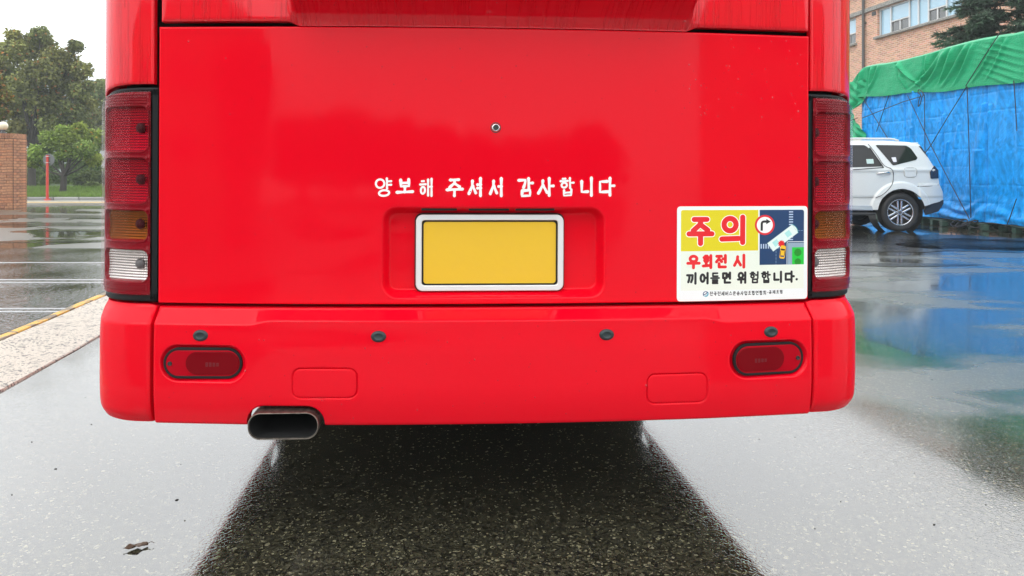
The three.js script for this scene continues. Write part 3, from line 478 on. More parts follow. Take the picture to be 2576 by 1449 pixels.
// ------------------------------------------------------------------ white car
{
  const C = thing('white_car', 'white estate car with dark tail lamp parked before the blue tarpaulin', 'car', [gx(2265.5, 14.3), 0, -14.3]);
  // local frame: x rearwards from the rear axle, y up, z towards the viewer; the near flank lies at z = 0, the car is 1.9 m wide
  const white = new THREE.MeshPhysicalMaterial({ color: rgb(0.66, 0.70, 0.69), roughness: 0.4, clearcoat: 0.6, clearcoatRoughness: 0.05, ior: 1.5 }), black = M(0.02, 0.021, 0.023, 0.45), glass = M(0.010, 0.012, 0.013, 0.05, { specularIntensity: 0.8 }), chrome = M(0.7, 0.71, 0.72, 0.18, { metalness: 1 });
  const WB = 2.895, R = 0.374, xf = -WB, Wd = 1.88;
  const key = (list, x) => { if (x <= list[0][0]) return list[0][1]; for (let i = 0; i + 1 < list.length; i++) if (x <= list[i + 1][0]) { const t = (x - list[i][0]) / (list[i + 1][0] - list[i][0]); return lerp(list[i][1], list[i + 1][1], t); } return list.at(-1)[1]; };
  const topY = [[-3.82, 0.72], [-3.78, 0.86], [-3.62, 0.99], [-3.2, 1.07], [-2.5, 1.13], [-2.28, 1.18], [-1.62, 1.62], [-1.4, 1.70], [-1.0, 1.745], [-0.5, 1.755], [0.0, 1.75], [0.30, 1.735], [0.46, 1.70], [0.485, 1.685], [0.50, 1.64], [0.56, 1.52], [0.68, 1.27], [0.745, 1.17], [0.765, 1.12], [0.775, 0.94], [0.84, 0.83], [0.868, 0.79], [0.882, 0.70], [0.888, 0.6]];
  const arch = (x, c, r) => { const q = r * r - (x - c) * (x - c); return q > 0 ? R + Math.sqrt(q) * 1.0 : 0; };
  const botY = (x) => Math.max(x > 0.44 ? lerp(0.50, 0.60, clamp((x - 0.44) / 0.44, 0, 1)) : x < xf - 0.44 ? 0.42 : 0.425, arch(x, 0, 0.455), arch(x, xf, 0.455));
  const flare = (x, y) => { let f = 0; for (const c of [0, xf]) { const r = Math.hypot(x - c, (y - R) * 1.0); f = Math.max(f, 0.05 * sstep(0.60 - r, 0, 0.035) * (1 - 0.3 * sstep(r, 0.45, 0.58))); } return f; };
  const flank = (x, y) => { // inward lean of the side, negative z is inwards
    const belt = 1.235; let z = y > belt ? -0.03 - 0.30 * (y - belt) : -0.03 * Math.pow((y - 0.6) / 0.63, 2) * (y > 0.6 ? 1 : 0);
    z += 0.018 * fold(y - 1.19, 0.035) - 0.014 * sstep(0.70 - y, 0, 0.06) + flare(x, y);
    z -= 0.55 * Math.pow(Math.max(0, x - 0.52), 2.0) * 1.6 + 0.55 * Math.pow(Math.max(0, -3.25 - x), 2);
    z -= 0.006 * fold(x - 0.86 + 0.0 * y, 0.01);
    z += 0.012 * sstep(0.925 - y, 0, 0.01) * sstep(x, 0.33, 0.36);
    return z;
  };
  const xs = [...span(-3.815, -1.2, 120), ...span(-1.19, 0.886, 260)], vs = span(0, 1, 74);
  const side = sheet(xs, vs, (x, v) => { const y = lerp(botY(x), key(topY, x), v); return [x, y, flank(x, y) - 0.05 * Math.pow(sstep(v, 0.93, 1), 2)]; }, false);
  const p = side.attributes.position, mir = side.clone(); { const q = mir.attributes.position; for (let i = 0; i < q.count; i++) q.setZ(i, -Wd - q.getZ(i)); const ix = mir.index.array; for (let i = 0; i < ix.length; i += 3) { const t = ix[i]; ix[i] = ix[i + 1]; ix[i + 1] = t; } mir.computeVertexNormals(); }
  const zTop = (x) => { const y = key(topY, x); return flank(x, y) - 0.05; };
  const roof = sheet(xs, span(0, 1, 24), (x, v) => { const z0 = zTop(x), z = lerp(z0, -Wd - z0, v); return [x, key(topY, x) + 0.055 * Math.sin(v * Math.PI) * sstep(0.7 - x, 0, 0.6), z]; }, false);
  mesh('body', merge([side, mir, roof]), white, C);
  const on = (x, y, off) => V(x, y, flank(x, y) + off);
  // flat panels that follow the flank: outline, inset grid by ear clipping of a dense outline
  const patch = (pts, off, r = 0.03) => {
    const s = new THREE.Shape(), n = pts.length;
    for (let i = 0; i < n; i++) { const a = new THREE.Vector2(...pts[(i + n - 1) % n]), b = new THREE.Vector2(...pts[i]), c = new THREE.Vector2(...pts[(i + 1) % n]), k = Math.min(r, a.distanceTo(b) / 2.2, b.distanceTo(c) / 2.2), p0 = b.clone().add(a.clone().sub(b).setLength(k)), p1 = b.clone().add(c.clone().sub(b).setLength(k)); if (i) s.lineTo(p0.x, p0.y); else s.moveTo(p0.x, p0.y); s.quadraticCurveTo(b.x, b.y, p1.x, p1.y); }
    s.closePath();
    const g = new THREE.ExtrudeGeometry(s, { depth: 0.02, bevelEnabled: true, bevelSize: 0.003, bevelThickness: 0.003, bevelSegments: 1, curveSegments: 6 }), q = g.attributes.position;
    for (let i = 0; i < q.count; i++) q.setZ(i, flank(q.getX(i), q.getY(i)) + off + q.getZ(i) - 0.02);
    g.computeVertexNormals(); return g;
  };
  const U = (zx, zy) => [(zx - 765) * 0.002534, (803 - zy) * 0.002534];
  mesh('rear_side_window', patch([U(606, 141), U(840, 146), U(872, 168), U(911, 240), U(899, 254), U(716, 298)], 0.006), glass, C);
  mesh('rear_door_window', patch([[-1.42, U(0, 318)[1]], U(637, 304), U(552, 168), U(520, 142), [-1.36, U(0, 142)[1]]], 0.006), glass, C);
  mesh('front_door_window', patch([[-2.28, 1.235], [-1.52, 1.235], [-1.48, 1.67], [-1.62, 1.6], [-2.05, 1.33]], 0.006), glass, C);
  mesh('window_trim', merge([tube([U(405, 330), U(640, 314)].map((q) => on(q[0], q[1], 0.006)), 0.008), tube([U(640, 314), U(556, 162)].map((q) => on(q[0], q[1], 0.006)), 0.012)]), black, C);
  mesh('window_sticker', patch([U(517, 251), U(569, 250), U(570, 283), U(518, 285)], 0.012, 0.008), M(0.5, 0.66, 0.62, 0.5), C, 'pale green sticker in the rear door window');
  mesh('window_sticker', patch([U(712, 238), U(744, 236), U(746, 270), U(722, 272)], 0.012, 0.008), M(0.75, 0.75, 0.8, 0.5), C, 'white sticker in the rear side window');
  mesh('tail_lamp', patch([U(992, 345), U(1034, 300), U(1064, 340), U(1066, 396), U(998, 398)], 0.014, 0.012), M(0.02, 0.01, 0.014, 0.12, { clearcoat: 1 }), C);
  const groove = (pts, r) => tube(pts.map((q) => on(q[0], q[1], 0.0015)), r, 5, pts.length * 3), gm = M(0.06, 0.065, 0.065, 0.7);
  mesh('fuel_flap', patch([U(797, 318), U(888, 318), U(888, 385), U(797, 385)], 0.004, 0.05), white, C);
  mesh('panel_gap', merge([groove([U(797, 326), U(806, 318), U(878, 318), U(889, 327), U(889, 374), U(880, 385), U(808, 385), U(797, 376), U(797, 326)], 0.0035), groove([U(548, 130), U(600, 210), U(650, 300), U(704, 330), U(712, 400), U(690, 450), U(620, 520), U(570, 545)], 0.0065), groove([U(890, 458), U(980, 456), U(1066, 446)], 0.0045), groove([U(405, 543), U(500, 545), U(560, 541)], 0.003)]), gm, C);
  mesh('door_handle', merge([tube([U(592, 360), U(612, 356), U(664, 352), U(686, 357)].map((q, i) => on(q[0], q[1], i % 3 ? 0.04 : 0.01)), 0.017, 8)]), chrome, C);
  mesh('sill_trim', patch([[-2.4, 0.53], U(540, 606), U(548, 640), [-2.4, 0.43]], 0.012, 0.01), M(0.35, 0.38, 0.42, 0.25, { metalness: 0.5 }), C, 'grey lower sill');
  mesh('rear_bumper', merge([patch([U(946, 606), U(1118, 562), U(1116, 592), U(1062, 648), U(942, 674), U(930, 640)], 0.012, 0.01), bevelBox(0.09, 0.2, 1.5, 0.02, 0.80, 0.5, -Wd / 2)]), black, C, 'black lower rear bumper');
  mesh('spoiler', bevelBox(0.26, 0.03, 1.35, 0.01, 0.36, 1.715, -Wd / 2), white, C);
  mesh('rear_window', sheet(span(0, 1, 6), span(0, 1, 6), (u, v) => [lerp(0.515, 0.69, u), lerp(1.63, 1.27, u), lerp(-0.22, -Wd + 0.22, v)], true), glass, C);
  mesh('quarter_glass', patch([U(938, 150), U(954, 156), U(992, 232), U(984, 222)], 0.006, 0.004), black, C, 'dark edge of the rear window');
  const rail = (z) => merge([tube([V(-1.5, 1.70, z), V(-1.35, 1.775, z), V(-0.9, 1.806, z), V(-0.35, 1.806, z), V(0.0, 1.797, z), V(0.1, 1.765, z)], 0.019, 8)]);
  mesh('roof_rail', rail(-0.27), white, C); mesh('roof_rail', rail(-Wd + 0.27), white, C);
  mesh('running_board', bevelBox(1.9, 0.05, 0.16, 0.015, -1.45, 0.345, -0.02), black, C);
  mesh('underbody', merge([box(3.6, 0.16, 1.5, -1.5, 0.42, -Wd / 2), box(0.9, 0.34, 0.06, 0.0, 0.62, -0.36), box(0.9, 0.34, 0.06, xf, 0.62, -0.36), new THREE.CylinderGeometry(0.46, 0.46, 0.3, 28, 1, true).rotateX(Math.PI / 2).translate(0, R, -0.2), new THREE.CylinderGeometry(0.46, 0.46, 0.3, 28, 1, true).rotateX(Math.PI / 2).translate(xf, R, -0.2)]), black, C);
  mesh('headlamp', patch([[-3.76, 0.80], [-3.35, 0.9], [-3.3, 0.99], [-3.62, 0.95]], 0.012, 0.02), M(0.5, 0.52, 0.55, 0.1, { clearcoat: 1 }), C);
  const tyreG = new THREE.LatheGeometry([[0.245, -0.1], [0.262, -0.115], [0.31, -0.125], [0.35, -0.118], [0.37, -0.095], [0.374, -0.05], [0.374, 0.05], [0.37, 0.095], [0.35, 0.118], [0.31, 0.125], [0.262, 0.115], [0.245, 0.1]].map((q) => new THREE.Vector2(...q)), 64).rotateX(Math.PI / 2);
  const spoke = (a) => { const l = []; for (const s of [-1, 1]) { const g = bevelBox(0.19, 0.036, 0.03, 0.008, 0.135, s * 0.031, 0.07); g.rotateZ(a + s * 0.03); l.push(g); } return merge(l); };
  const rimG = merge([new THREE.TorusGeometry(0.248, 0.012, 10, 64).translate(0, 0, 0.095), ...Array.from({ length: 6 }, (_, i) => spoke(Math.PI / 2 + i * Math.PI / 3)), new THREE.CylinderGeometry(0.05, 0.058, 0.03, 24).rotateX(Math.PI / 2).translate(0, 0, 0.075)]);
  const backG = merge([new THREE.CylinderGeometry(0.245, 0.245, 0.02, 40).rotateX(Math.PI / 2).translate(0, 0, 0.0), new THREE.CylinderGeometry(0.16, 0.16, 0.02, 30).rotateX(Math.PI / 2).translate(0, 0, 0.03), new THREE.CylinderGeometry(0.248, 0.248, 0.18, 40, 1, true).rotateX(Math.PI / 2)]);
  const tyre = new THREE.MeshPhysicalMaterial({ color: rgb(0.018, 0.018, 0.018), roughness: 0.55, bumpMap: crumple, bumpScale: 0.002 });
  for (const x of [0, xf]) for (const s of [0, 1]) {
    const w = new THREE.Group(); w.name = 'wheel'; w.position.set(x, R, s ? -Wd + 0.11 : -0.11); if (s) w.rotation.y = Math.PI; C.add(w);
    mesh('tyre', tyreG, tyre, w); mesh('rim', rimG, M(0.62, 0.64, 0.66, 0.25, { metalness: 0.8 }), w); mesh('hub', backG, M(0.03, 0.03, 0.03, 0.5), w);
    const nut = new THREE.CylinderGeometry(0.03, 0.03, 0.012, 20).rotateX(Math.PI / 2).translate(0, 0, 0.093); mesh('hub_cap', nut, M(0.08, 0.08, 0.09, 0.3), w);
  }
}

// ------------------------------------------------------------------ Hangul built from strokes
const ring = (x, y, rx, ry, n = 22) => Array.from({ length: n + 1 }, (_, i) => [x + rx * Math.sin(i / n * 2 * Math.PI), y - ry * Math.cos(i / n * 2 * Math.PI)]);
const JAMO = {
  'ㄱ': [[[0.08, 0.12], [0.9, 0.12], [0.78, 0.55], [0.62, 0.95]]], 'ㄲ': [[[0, 0.1], [0.42, 0.1], [0.38, 0.6], [0.2, 1]], [[0.55, 0.1], [0.97, 0.1], [0.93, 0.6], [0.72, 1]]],
  'ㄴ': [[[0.1, 0.05], [0.1, 0.88], [0.98, 0.88]]], 'ㄷ': [[[0.95, 0.1], [0.1, 0.1], [0.1, 0.9], [1, 0.9]]], 'ㄹ': [[[0.05, 0.05], [0.93, 0.05], [0.93, 0.5], [0.08, 0.5], [0.08, 0.95], [0.97, 0.95]]],
  'ㅁ': [[[0.12, 0.06], [0.88, 0.06], [0.88, 0.94], [0.12, 0.94], [0.12, 0.06]]], 'ㅂ': [[[0.12, 0], [0.12, 0.95], [0.88, 0.95], [0.88, 0]], [[0.12, 0.48], [0.88, 0.48]]],
  'ㅅ': [[[0.52, 0], [0.46, 0.38], [0.02, 0.98]], [[0.5, 0.36], [0.98, 0.95]]], 'ㅇ': [ring(0.5, 0.5, 0.45, 0.47)], 'ㅈ': [[[0.08, 0.06], [0.92, 0.06]], [[0.56, 0.06], [0.45, 0.5], [0.02, 0.98]], [[0.5, 0.5], [0.98, 0.95]]],
  'ㅎ': [[[0.34, 0], [0.68, 0]], [[0.04, 0.25], [0.96, 0.25]], ring(0.5, 0.71, 0.33, 0.27)],
};
const CHO = 'ㄱㄲㄴㄷㄸㄹㅁㅂㅃㅅㅆㅇㅈㅉㅊㅋㅌㅍㅎ', JUNG = 'ㅏㅐㅑㅒㅓㅔㅕㅖㅗㅘㅙㅚㅛㅜㅝㅞㅟㅠㅡㅢㅣ', JONG = ' ㄱㄲㄳㄴㄵㄶㄷㄹㄺㄻㄼㄽㄾㄿㅀㅁㅂㅄㅅㅆㅇㅈㅊㅋㅌㅍㅎ';
function hangul(ch) { // polylines in a unit box, y down
  const c = ch.charCodeAt(0) - 0xac00, a = CHO[Math.floor(c / 588)], v = JUNG[Math.floor(c % 588 / 28)], j = JONG[c % 28], out = [], has = j !== ' ';
  const put = (k, x0, y0, x1, y1) => { for (const l of JAMO[k]) out.push(l.map(([x, y]) => [lerp(x0, x1, x), lerp(y0, y1, y)])); };
  if ('ㅗㅜㅡ'.includes(v)) {
    const h = has ? 0.36 : 0.50; put(a, 0.17, 0.02, 0.83, h);
    if (v === 'ㅗ') { const y = has ? 0.55 : 0.88; out.push([[0, y], [1, y]], [[0.5, h + 0.03], [0.5, y]]); }
    if (v === 'ㅜ') { const y = has ? 0.46 : 0.62; out.push([[0, y], [1, y]], [[0.5, y], [0.5, has ? 0.64 : 1]]); }
    if (v === 'ㅡ') { const y = has ? 0.5 : 0.82; out.push([[0, y], [1, y]]); }
    if (has) put(j, 0.16, 0.66, 0.84, 1);
  } else if ('ㅢㅟㅚ'.includes(v)) {
    put(a, 0.06, 0.03, 0.64, v === 'ㅚ' ? 0.52 : 0.55);
    if (v === 'ㅢ') out.push([[0, 0.86], [0.72, 0.84]]);
    if (v === 'ㅟ') out.push([[0, 0.68], [0.72, 0.66]], [[0.4, 0.68], [0.38, 1]]);
    if (v === 'ㅚ') out.push([[0.35, 0.56], [0.35, 0.82]], [[0, 0.86], [0.72, 0.82]]);
    out.push([[0.9, 0], [0.9, 1]]);
  } else {
    const two = 'ㅐㅔ'.includes(v), h = has ? 0.54 : 0.86, vy = has ? 0.58 : 1, x = 'ㅏㅑ'.includes(v) ? 0.74 : 0.9, left = 'ㅓㅕㅔ'.includes(v), m = has ? 0.28 : 0.46;
    put(a, 0, has ? 0.03 : 0.12, two ? 0.48 : left ? 0.54 : 0.6, h);
    if (two) { out.push([[0.66, 0.03], [0.66, vy - 0.03]], [[0.93, 0], [0.93, vy]], v === 'ㅐ' ? [[0.66, m], [0.93, m]] : [[0.5, m], [0.66, m]]); } else out.push([[x, 0], [x, vy]]);
    if (v === 'ㅏ') out.push([[x, m], [1, m]]); if (v === 'ㅑ') out.push([[x, m - 0.1], [1, m - 0.1]], [[x, m + 0.1], [1, m + 0.1]]);
    if (v === 'ㅓ') out.push([[x - 0.24, m], [x, m]]); if (v === 'ㅕ') out.push([[x - 0.26, m - 0.1], [x, m - 0.1]], [[x - 0.26, m + 0.1], [x, m + 0.1]]);
    if (has) put(j, 0.2, 0.66, 0.92, 1);
  }
  return out;
}

// ------------------------------------------------------------------ the red bus
{
  const A = Math.atan(0.1), BUS = thing('red_bus', 'wet red bus seen from straight behind, filling the middle of the picture', 'bus', [-0.07, 0, -2.31], A);
  BUS.rotation.set(0, A, -0.004);
  const surf = (x) => -x * x / 22 - Math.max(0, Math.abs(x) - 0.677) * 0.02 ;
  // wet paint: thin runs of water make upright streaks in the clear coat
  const streak = dataTex(1024, (d, n) => {
    const f = new Float32Array(n * n).fill(0);
    for (let s = 0; s < 340; s++) { let x = rnd() * n; const y0 = Math.floor(rnd() * n), L = Math.floor(rr(60, 620)), w = rr(0.6, 3), k = rr(0.2, 1); for (let i = 0; i < L; i++) { x += (rnd() - 0.5) * 0.35; for (let q = -6; q <= 6; q++) { const o = ((y0 + i) % n) * n + ((Math.floor(x) + q + n) % n); f[o] = Math.max(f[o], k * Math.exp(-q * q / (w * w)) * Math.min(1, (L - i) / 60)); } } }
    for (let j = 0; j < n; j++) for (let i = 0; i < n; i++) { const o = (j * n + i) * 4, u = i / n * 2 * Math.PI, v = j / n * 2 * Math.PI, g = 0.16 + 0.1 * fbm(Math.cos(u) * 2, Math.sin(u) * 2 + Math.cos(v) * 1.5, Math.sin(v) * 1.5, 4); d[o] = d[o + 2] = Math.round(255 * (0.5 + 0.5 * f[j * n + i])); d[o + 1] = Math.round(255 * clamp(g + 0.22 * f[j * n + i] + 0.04 * (rnd() - 0.5), 0.05, 1)); d[o + 3] = 255; }
  });
  const orange = dataTex(1024, (d, n) => { for (let j = 0; j < n; j++) for (let i = 0; i < n; i++) { const o = (j * n + i) * 4, u = i / n * 2 * Math.PI, v = j / n * 2 * Math.PI, g = 0.5 + 0.7 * fbm(Math.cos(u) * 7, Math.sin(u) * 7 + Math.cos(v) * 7, Math.sin(v) * 7, 3) + 0.06 * (rnd() - 0.5); d[o] = d[o + 1] = d[o + 2] = Math.round(255 * clamp(g, 0, 1)); d[o + 3] = 255; } });
  const paint = new THREE.MeshPhysicalMaterial({ color: rgb(0.74, 0.0006, 0.012), roughness: 0.6, specularIntensity: 0.0, clearcoat: 0.38, clearcoatRoughness: 0.3, clearcoatRoughnessMap: streak, bumpMap: orange, bumpScale: 0.00015 });
  const streaky = paint.clone(); streaky.clearcoat = 0.9; streaky.clearcoatRoughness = 0.3; streaky.bumpMap = streak; streaky.bumpScale = 0.008;
  const rubber = M(0.012, 0.014, 0.015, 0.5, { specularIntensity: 0.35 }), blackIn = M(0.006, 0.006, 0.006, 0.9), steel = M(0.62, 0.63, 0.64, 0.22, { metalness: 1 });
  const rear = (x, off) => surf(x) + off;
  // an edge turned inwards all round a panel, so that its gap is a real step
  const returns = (us, vs, f, depth) => {
    const loop = []; us.forEach((u) => loop.push(f(u, vs[0]))); vs.slice(1).forEach((v) => loop.push(f(us.at(-1), v))); us.slice(0, -1).reverse().forEach((u) => loop.push(f(u, vs.at(-1)))); vs.slice(1, -1).reverse().forEach((v) => loop.push(f(us[0], v))); loop.push(loop[0]);
    return sheet(span(0, loop.length - 1, loop.length - 1), [0, 1], (i, k) => { const q = loop[i]; const dz = q[3] ? q[3] : [0, 0, -1]; return [q[0] + dz[0] * depth * k, q[1] + dz[1] * depth * k, q[2] + dz[2] * depth * k]; }, true);
  };
  const bevelDrop = (e, w = 0.0045, h = 0.0032) => e < w ? h * Math.pow(1 - e / w, 2) : 0;
  const sp = (x) => Math.sqrt(x);

  // --- engine hatch
  const hx0 = -1.029, hx1 = 1.040, hy0 = 0.739, hy1 = 1.598;
  const hatchZ = (x, y) => {
    let z = rear(x, 0);
    const s = sdRR(x, y, -0.337, 0.7565, 0.361, 1.0415, 0.048); z -= 0.046 * sstep(-s, 0.0, 0.023);
    z -= bevelDrop(Math.min(x - hx0, hx1 - x, y - hy0, hy1 - y));
    return z;
  };
  const hus = edged(hx0, hx1, 520), hvs = edged(hy0, hy1, 215), hf = (x, y) => [x, y, hatchZ(x, y)];
  const hatch = mesh('engine_hatch', merge([sheet(hus, hvs, hf), returns(hus, hvs, hf, 0.022)]), paint, BUS);
  // lock
  const lockG = new THREE.LatheGeometry([[0.0, 0.003], [0.0082, 0.003], [0.0086, 0.0078], [0.0098, 0.0082], [0.0132, 0.0052], [0.0148, 0.001], [0.015, -0.004]].map((q) => new THREE.Vector2(...q)), 48).rotateX(Math.PI / 2);
  const lock = mesh('lock', lockG, steel, hatch); lock.position.set(0.0143, 1.2886, rear(0.0143, 0.0005));
  const lockHole = mesh('lock_cylinder', merge([new THREE.CylinderGeometry(0.0165, 0.0165, 0.001, 40).rotateX(Math.PI / 2).translate(0, 0, -0.0003), new THREE.CylinderGeometry(0.0082, 0.0082, 0.001, 32).rotateX(Math.PI / 2).translate(0, 0, 0.0042), box(0.0018, 0.008, 0.002, 0, 0, 0.005)]), M(0.05, 0.055, 0.05, 0.35, { metalness: 0.6 }), hatch); lockHole.position.set(0.0143, 1.2886, rear(0.0143, 0.0006));
  // slots above the plate
  for (const [a, b] of [[-0.215, -0.105], [-0.068, 0.058], [0.078, 0.2]]) mesh('slot', bevelBox(b - a, 0.008, 0.012, 0.002, (a + b) / 2, 1.0335, -0.012), blackIn, hatch);
  // number plate, left blank as in the photograph
  const plate = mesh('number_plate', (() => { const g = new THREE.ExtrudeGeometry(rrShape(-0.213, -0.102, 0.213, 0.102, 0.012), { depth: 0.002, bevelEnabled: true, bevelSize: 0.001, bevelThickness: 0.001, bevelSegments: 2 }); return g; })(), M(0.74, 0.46, 0.012, 0.42, { clearcoat: 0.3, bumpMap: orange, bumpScale: 0.0004 }), BUS, 'blank yellow plate');
  plate.position.set(0, 0.8962, -0.034);
  const frameG = (() => { const o = rrShape(-0.2298, -0.1175, 0.2298, 0.1175, 0.02); o.holes.push(rrShape(-0.2165, -0.1048, 0.2165, 0.1048, 0.012)); return new THREE.ExtrudeGeometry(o, { depth: 0.007, bevelEnabled: true, bevelSize: 0.0026, bevelThickness: 0.004, bevelSegments: 4, curveSegments: 12 }); })();
  mesh('plate_frame', frameG, M(0.80, 0.82, 0.82, 0.3, { metalness: 0.35 }), plate).position.z = -0.001;
  mesh('plate_gasket', (() => { const o = rrShape(-0.2365, -0.1243, 0.2365, 0.1243, 0.024); return new THREE.ExtrudeGeometry(o, { depth: 0.004, bevelEnabled: false, curveSegments: 12 }); })(), rubber, plate).position.z = -0.0085;
  const gin = rrShape(-0.2136, -0.1024, 0.2136, 0.1024, 0.0125); gin.holes.push(rrShape(-0.2085, -0.0972, 0.2085, 0.0972, 0.01)); mesh('plate_edge', new THREE.ExtrudeGeometry(gin, { depth: 0.0012, bevelEnabled: false }), rubber, plate).position.z = 0.0033;

  // --- white lettering on the hatch
  const white = M(0.86, 0.88, 0.86, 0.5);
  const ribbon = (line, w, z) => { // one brush stroke
    const closed = Math.hypot(line[0][0] - line.at(-1)[0], line[0][1] - line.at(-1)[1]) < 1e-4, P = [], n = line.length;
    if (closed && n > 8) line.slice(0, -1).forEach((q) => P.push(q)); else for (let i = 0; i + 1 < n; i++) for (let k = 0; k < 3; k++) P.push([lerp(line[i][0], line[i + 1][0], k / 3), lerp(line[i][1], line[i + 1][1], k / 3)]);
    if (!(closed && n > 8)) P.push(line.at(-1));
    const m = P.length, pos = [], idx = [], cyc = closed && n > 8;
    for (let i = 0; i < m + (cyc ? 1 : 0); i++) {
      const a = P[cyc ? (i + m - 1) % m : Math.max(0, i - 1)], b = P[cyc ? (i + 1) % m : Math.min(m - 1, i + 1)], c = P[i % m], dx = b[0] - a[0], dy = b[1] - a[1], l = Math.hypot(dx, dy) || 1, t = i / (m - 1), k = w / 2 * (cyc ? 0.95 : 1.18 - 0.38 * Math.sin(Math.min(1, t * 1.15) * Math.PI) * 0.9 - 0.12 * t);
      pos.push(c[0] - dy / l * k, c[1] + dx / l * k, 0, c[0] + dy / l * k, c[1] - dx / l * k, 0);
      if (i) idx.push(2 * i - 2, 2 * i - 1, 2 * i, 2 * i - 1, 2 * i + 1, 2 * i);
    }
    if (!cyc) for (const [e, o] of [[0, 0], [m - 1, 1]]) { const c = P[e], q = P[o ? m - 2 : 1], a0 = Math.atan2(c[1] - q[1], c[0] - q[0]), base = pos.length / 3, k = w / 2 * (o ? 1.02 : 1.16); pos.push(c[0], c[1], 0); for (let i = 0; i <= 6; i++) { const a = a0 - Math.PI / 2 + Math.PI * i / 6; pos.push(c[0] + Math.cos(a) * k * (o ? 1 : 0.8), c[1] + Math.sin(a) * k * (o ? 1 : 0.8), 0); if (i) idx.push(base, base + i, base + i + 1); } }
    for (let i = 0; i < pos.length; i += 3) pos[i + 2] = rear(pos[i], 0.0007 + z);
    const g = new THREE.BufferGeometry(); g.setAttribute('position', new THREE.Float32BufferAttribute(pos, 3)); g.setIndex(idx); g.computeVertexNormals(); return g;
  };
  const txt = ['양', '보', '해', '주', '셔', '서', '감', '사', '합', '니', '다'], LX0 = -0.3635, LS = 0.7565 / 2230; // glyph spans measured along the line
  const spans = [[0, 178], [195, 375], [403, 555], [648, 826], [850, 1005], [1045, 1195], [1300, 1470], [1488, 1662], [1690, 1850], [1885, 2030], [2055, 2230]];
  const tops = [105, 112, 108, 108, 102, 102, 100, 98, 96, 94, 94], bots = [292, 270, 292, 288, 290, 290, 290, 285, 285, 285, 282];
  txt.forEach((ch, i) => {
    const x0 = LX0 + spans[i][0] * LS + 0.006, x1 = LX0 + spans[i][1] * LS - 0.006, yT = 1.1375 - (tops[i] - 95) * LS - 0.005, yB = 1.1375 - (bots[i] - 95) * LS + 0.004;
    const parts = hangul(ch).map((l, k) => ribbon(l.map(([x, y]) => [lerp(x0, x1, x) + 0.001 * Math.sin(y * 3), lerp(yT, yB, y) + (x - 0.5) * 0.0025]), ch === '합' || ch === '해' || ch === '양' ? 0.0068 : 0.0090, k * 0.00018));
    parts.forEach((g) => { g.setAttribute('uv', new THREE.BufferAttribute(new Float32Array(g.attributes.position.count * 2), 2)); });
    mesh('letter', merge(parts), white, BUS);
  });

  // --- warning sticker
  const cv = document.createElement('canvas'); cv.width = 1024; cv.height = 731;
  { const c = cv.getContext('2d'); c.scale(0.6827, 0.6827); c.translate(-178, -180); c.lineCap = 'round'; c.lineJoin = 'round';
    c.fillStyle = '#e9f0ee'; c.fillRect(100, 100, 1700, 1300); c.fillStyle = '#e6eddf'; c.fillRect(222, 690, 1413, 440);
    c.fillStyle = '#dccd10'; c.beginPath(); c.moveTo(222, 686); c.lineTo(222, 246); c.quadraticCurveTo(222, 222, 250, 222); c.lineTo(1098, 222); c.lineTo(1098, 686); c.fill();
    c.fillStyle = '#0a3a66'; c.beginPath(); c.moveTo(1115, 852); c.lineTo(1115, 222); c.lineTo(1605, 222); c.quadraticCurveTo(1636, 222, 1636, 252); c.lineTo(1636, 852); c.fill();
    c.fillStyle = '#b9cbe0'; for (let y = 240; y < 395; y += 29) c.fillRect(1458, y, 49, 13); for (let y = 530; y < 580; y += 29) c.fillRect(1458, y, 49, 13); for (let x = 1127; x < 1360; x += 28) c.fillRect(x, 612, 13, 54);
    c.strokeStyle = '#9fb6cc'; c.lineWidth = 4; c.setLineDash([26, 12]); c.beginPath(); c.moveTo(1307, 692); c.lineTo(1307, 850); c.moveTo(1560, 463); c.lineTo(1636, 463); c.stroke(); c.setLineDash([]);
    c.fillStyle = '#8fa6b8'; c.strokeStyle = '#f2f6f6'; c.lineWidth = 6; c.beginPath(); c.moveTo(1436, 852); c.lineTo(1436, 606); c.quadraticCurveTo(1436, 590, 1452, 590); c.lineTo(1636, 590); c.stroke(); c.fillRect(1446, 602, 190, 250);
    c.fillStyle = '#15c23a'; c.fillRect(1497, 655, 139, 197); c.fillStyle = '#0a8a1c'; for (const [y, r] of [[715, 47], [822, 42]]) { c.beginPath(); for (let i = 0; i < 26; i++) { const a = i / 26 * 2 * Math.PI, q = r * (i % 2 ? 1 : 0.84), yy = Math.min(852, y + q * Math.sin(a)); if (i) c.lineTo(1565 + q * Math.cos(a), yy); else c.moveTo(1565 + q, y); } c.fill(); }
    c.save(); c.translate(1393, 540); c.rotate(-0.63); c.fillStyle = '#dfeee9'; c.fillRect(-190, -58, 360, 116); c.beginPath(); c.moveTo(165, -58); c.quadraticCurveTo(215, 0, 165, 58); c.fill(); c.fillStyle = '#a9e0dc'; c.fillRect(-140, -32, 66, 64); c.fillRect(38, -32, 66, 64); c.strokeStyle = '#2b8d98'; c.lineWidth = 9; c.beginPath(); c.moveTo(172, -60); c.quadraticCurveTo(208, 0, 172, 60); c.stroke(); c.strokeStyle = '#b9d4cf'; c.lineWidth = 4; c.strokeRect(-190, -58, 360, 116); c.restore();
    c.fillStyle = '#e01420'; c.beginPath(); for (let i = 0; i < 22; i++) { const a = i / 22 * 2 * Math.PI, q = i % 2 ? 44 : 31; c.lineTo(1370 + q * Math.cos(a), 612 + q * Math.sin(a)); } c.fill();
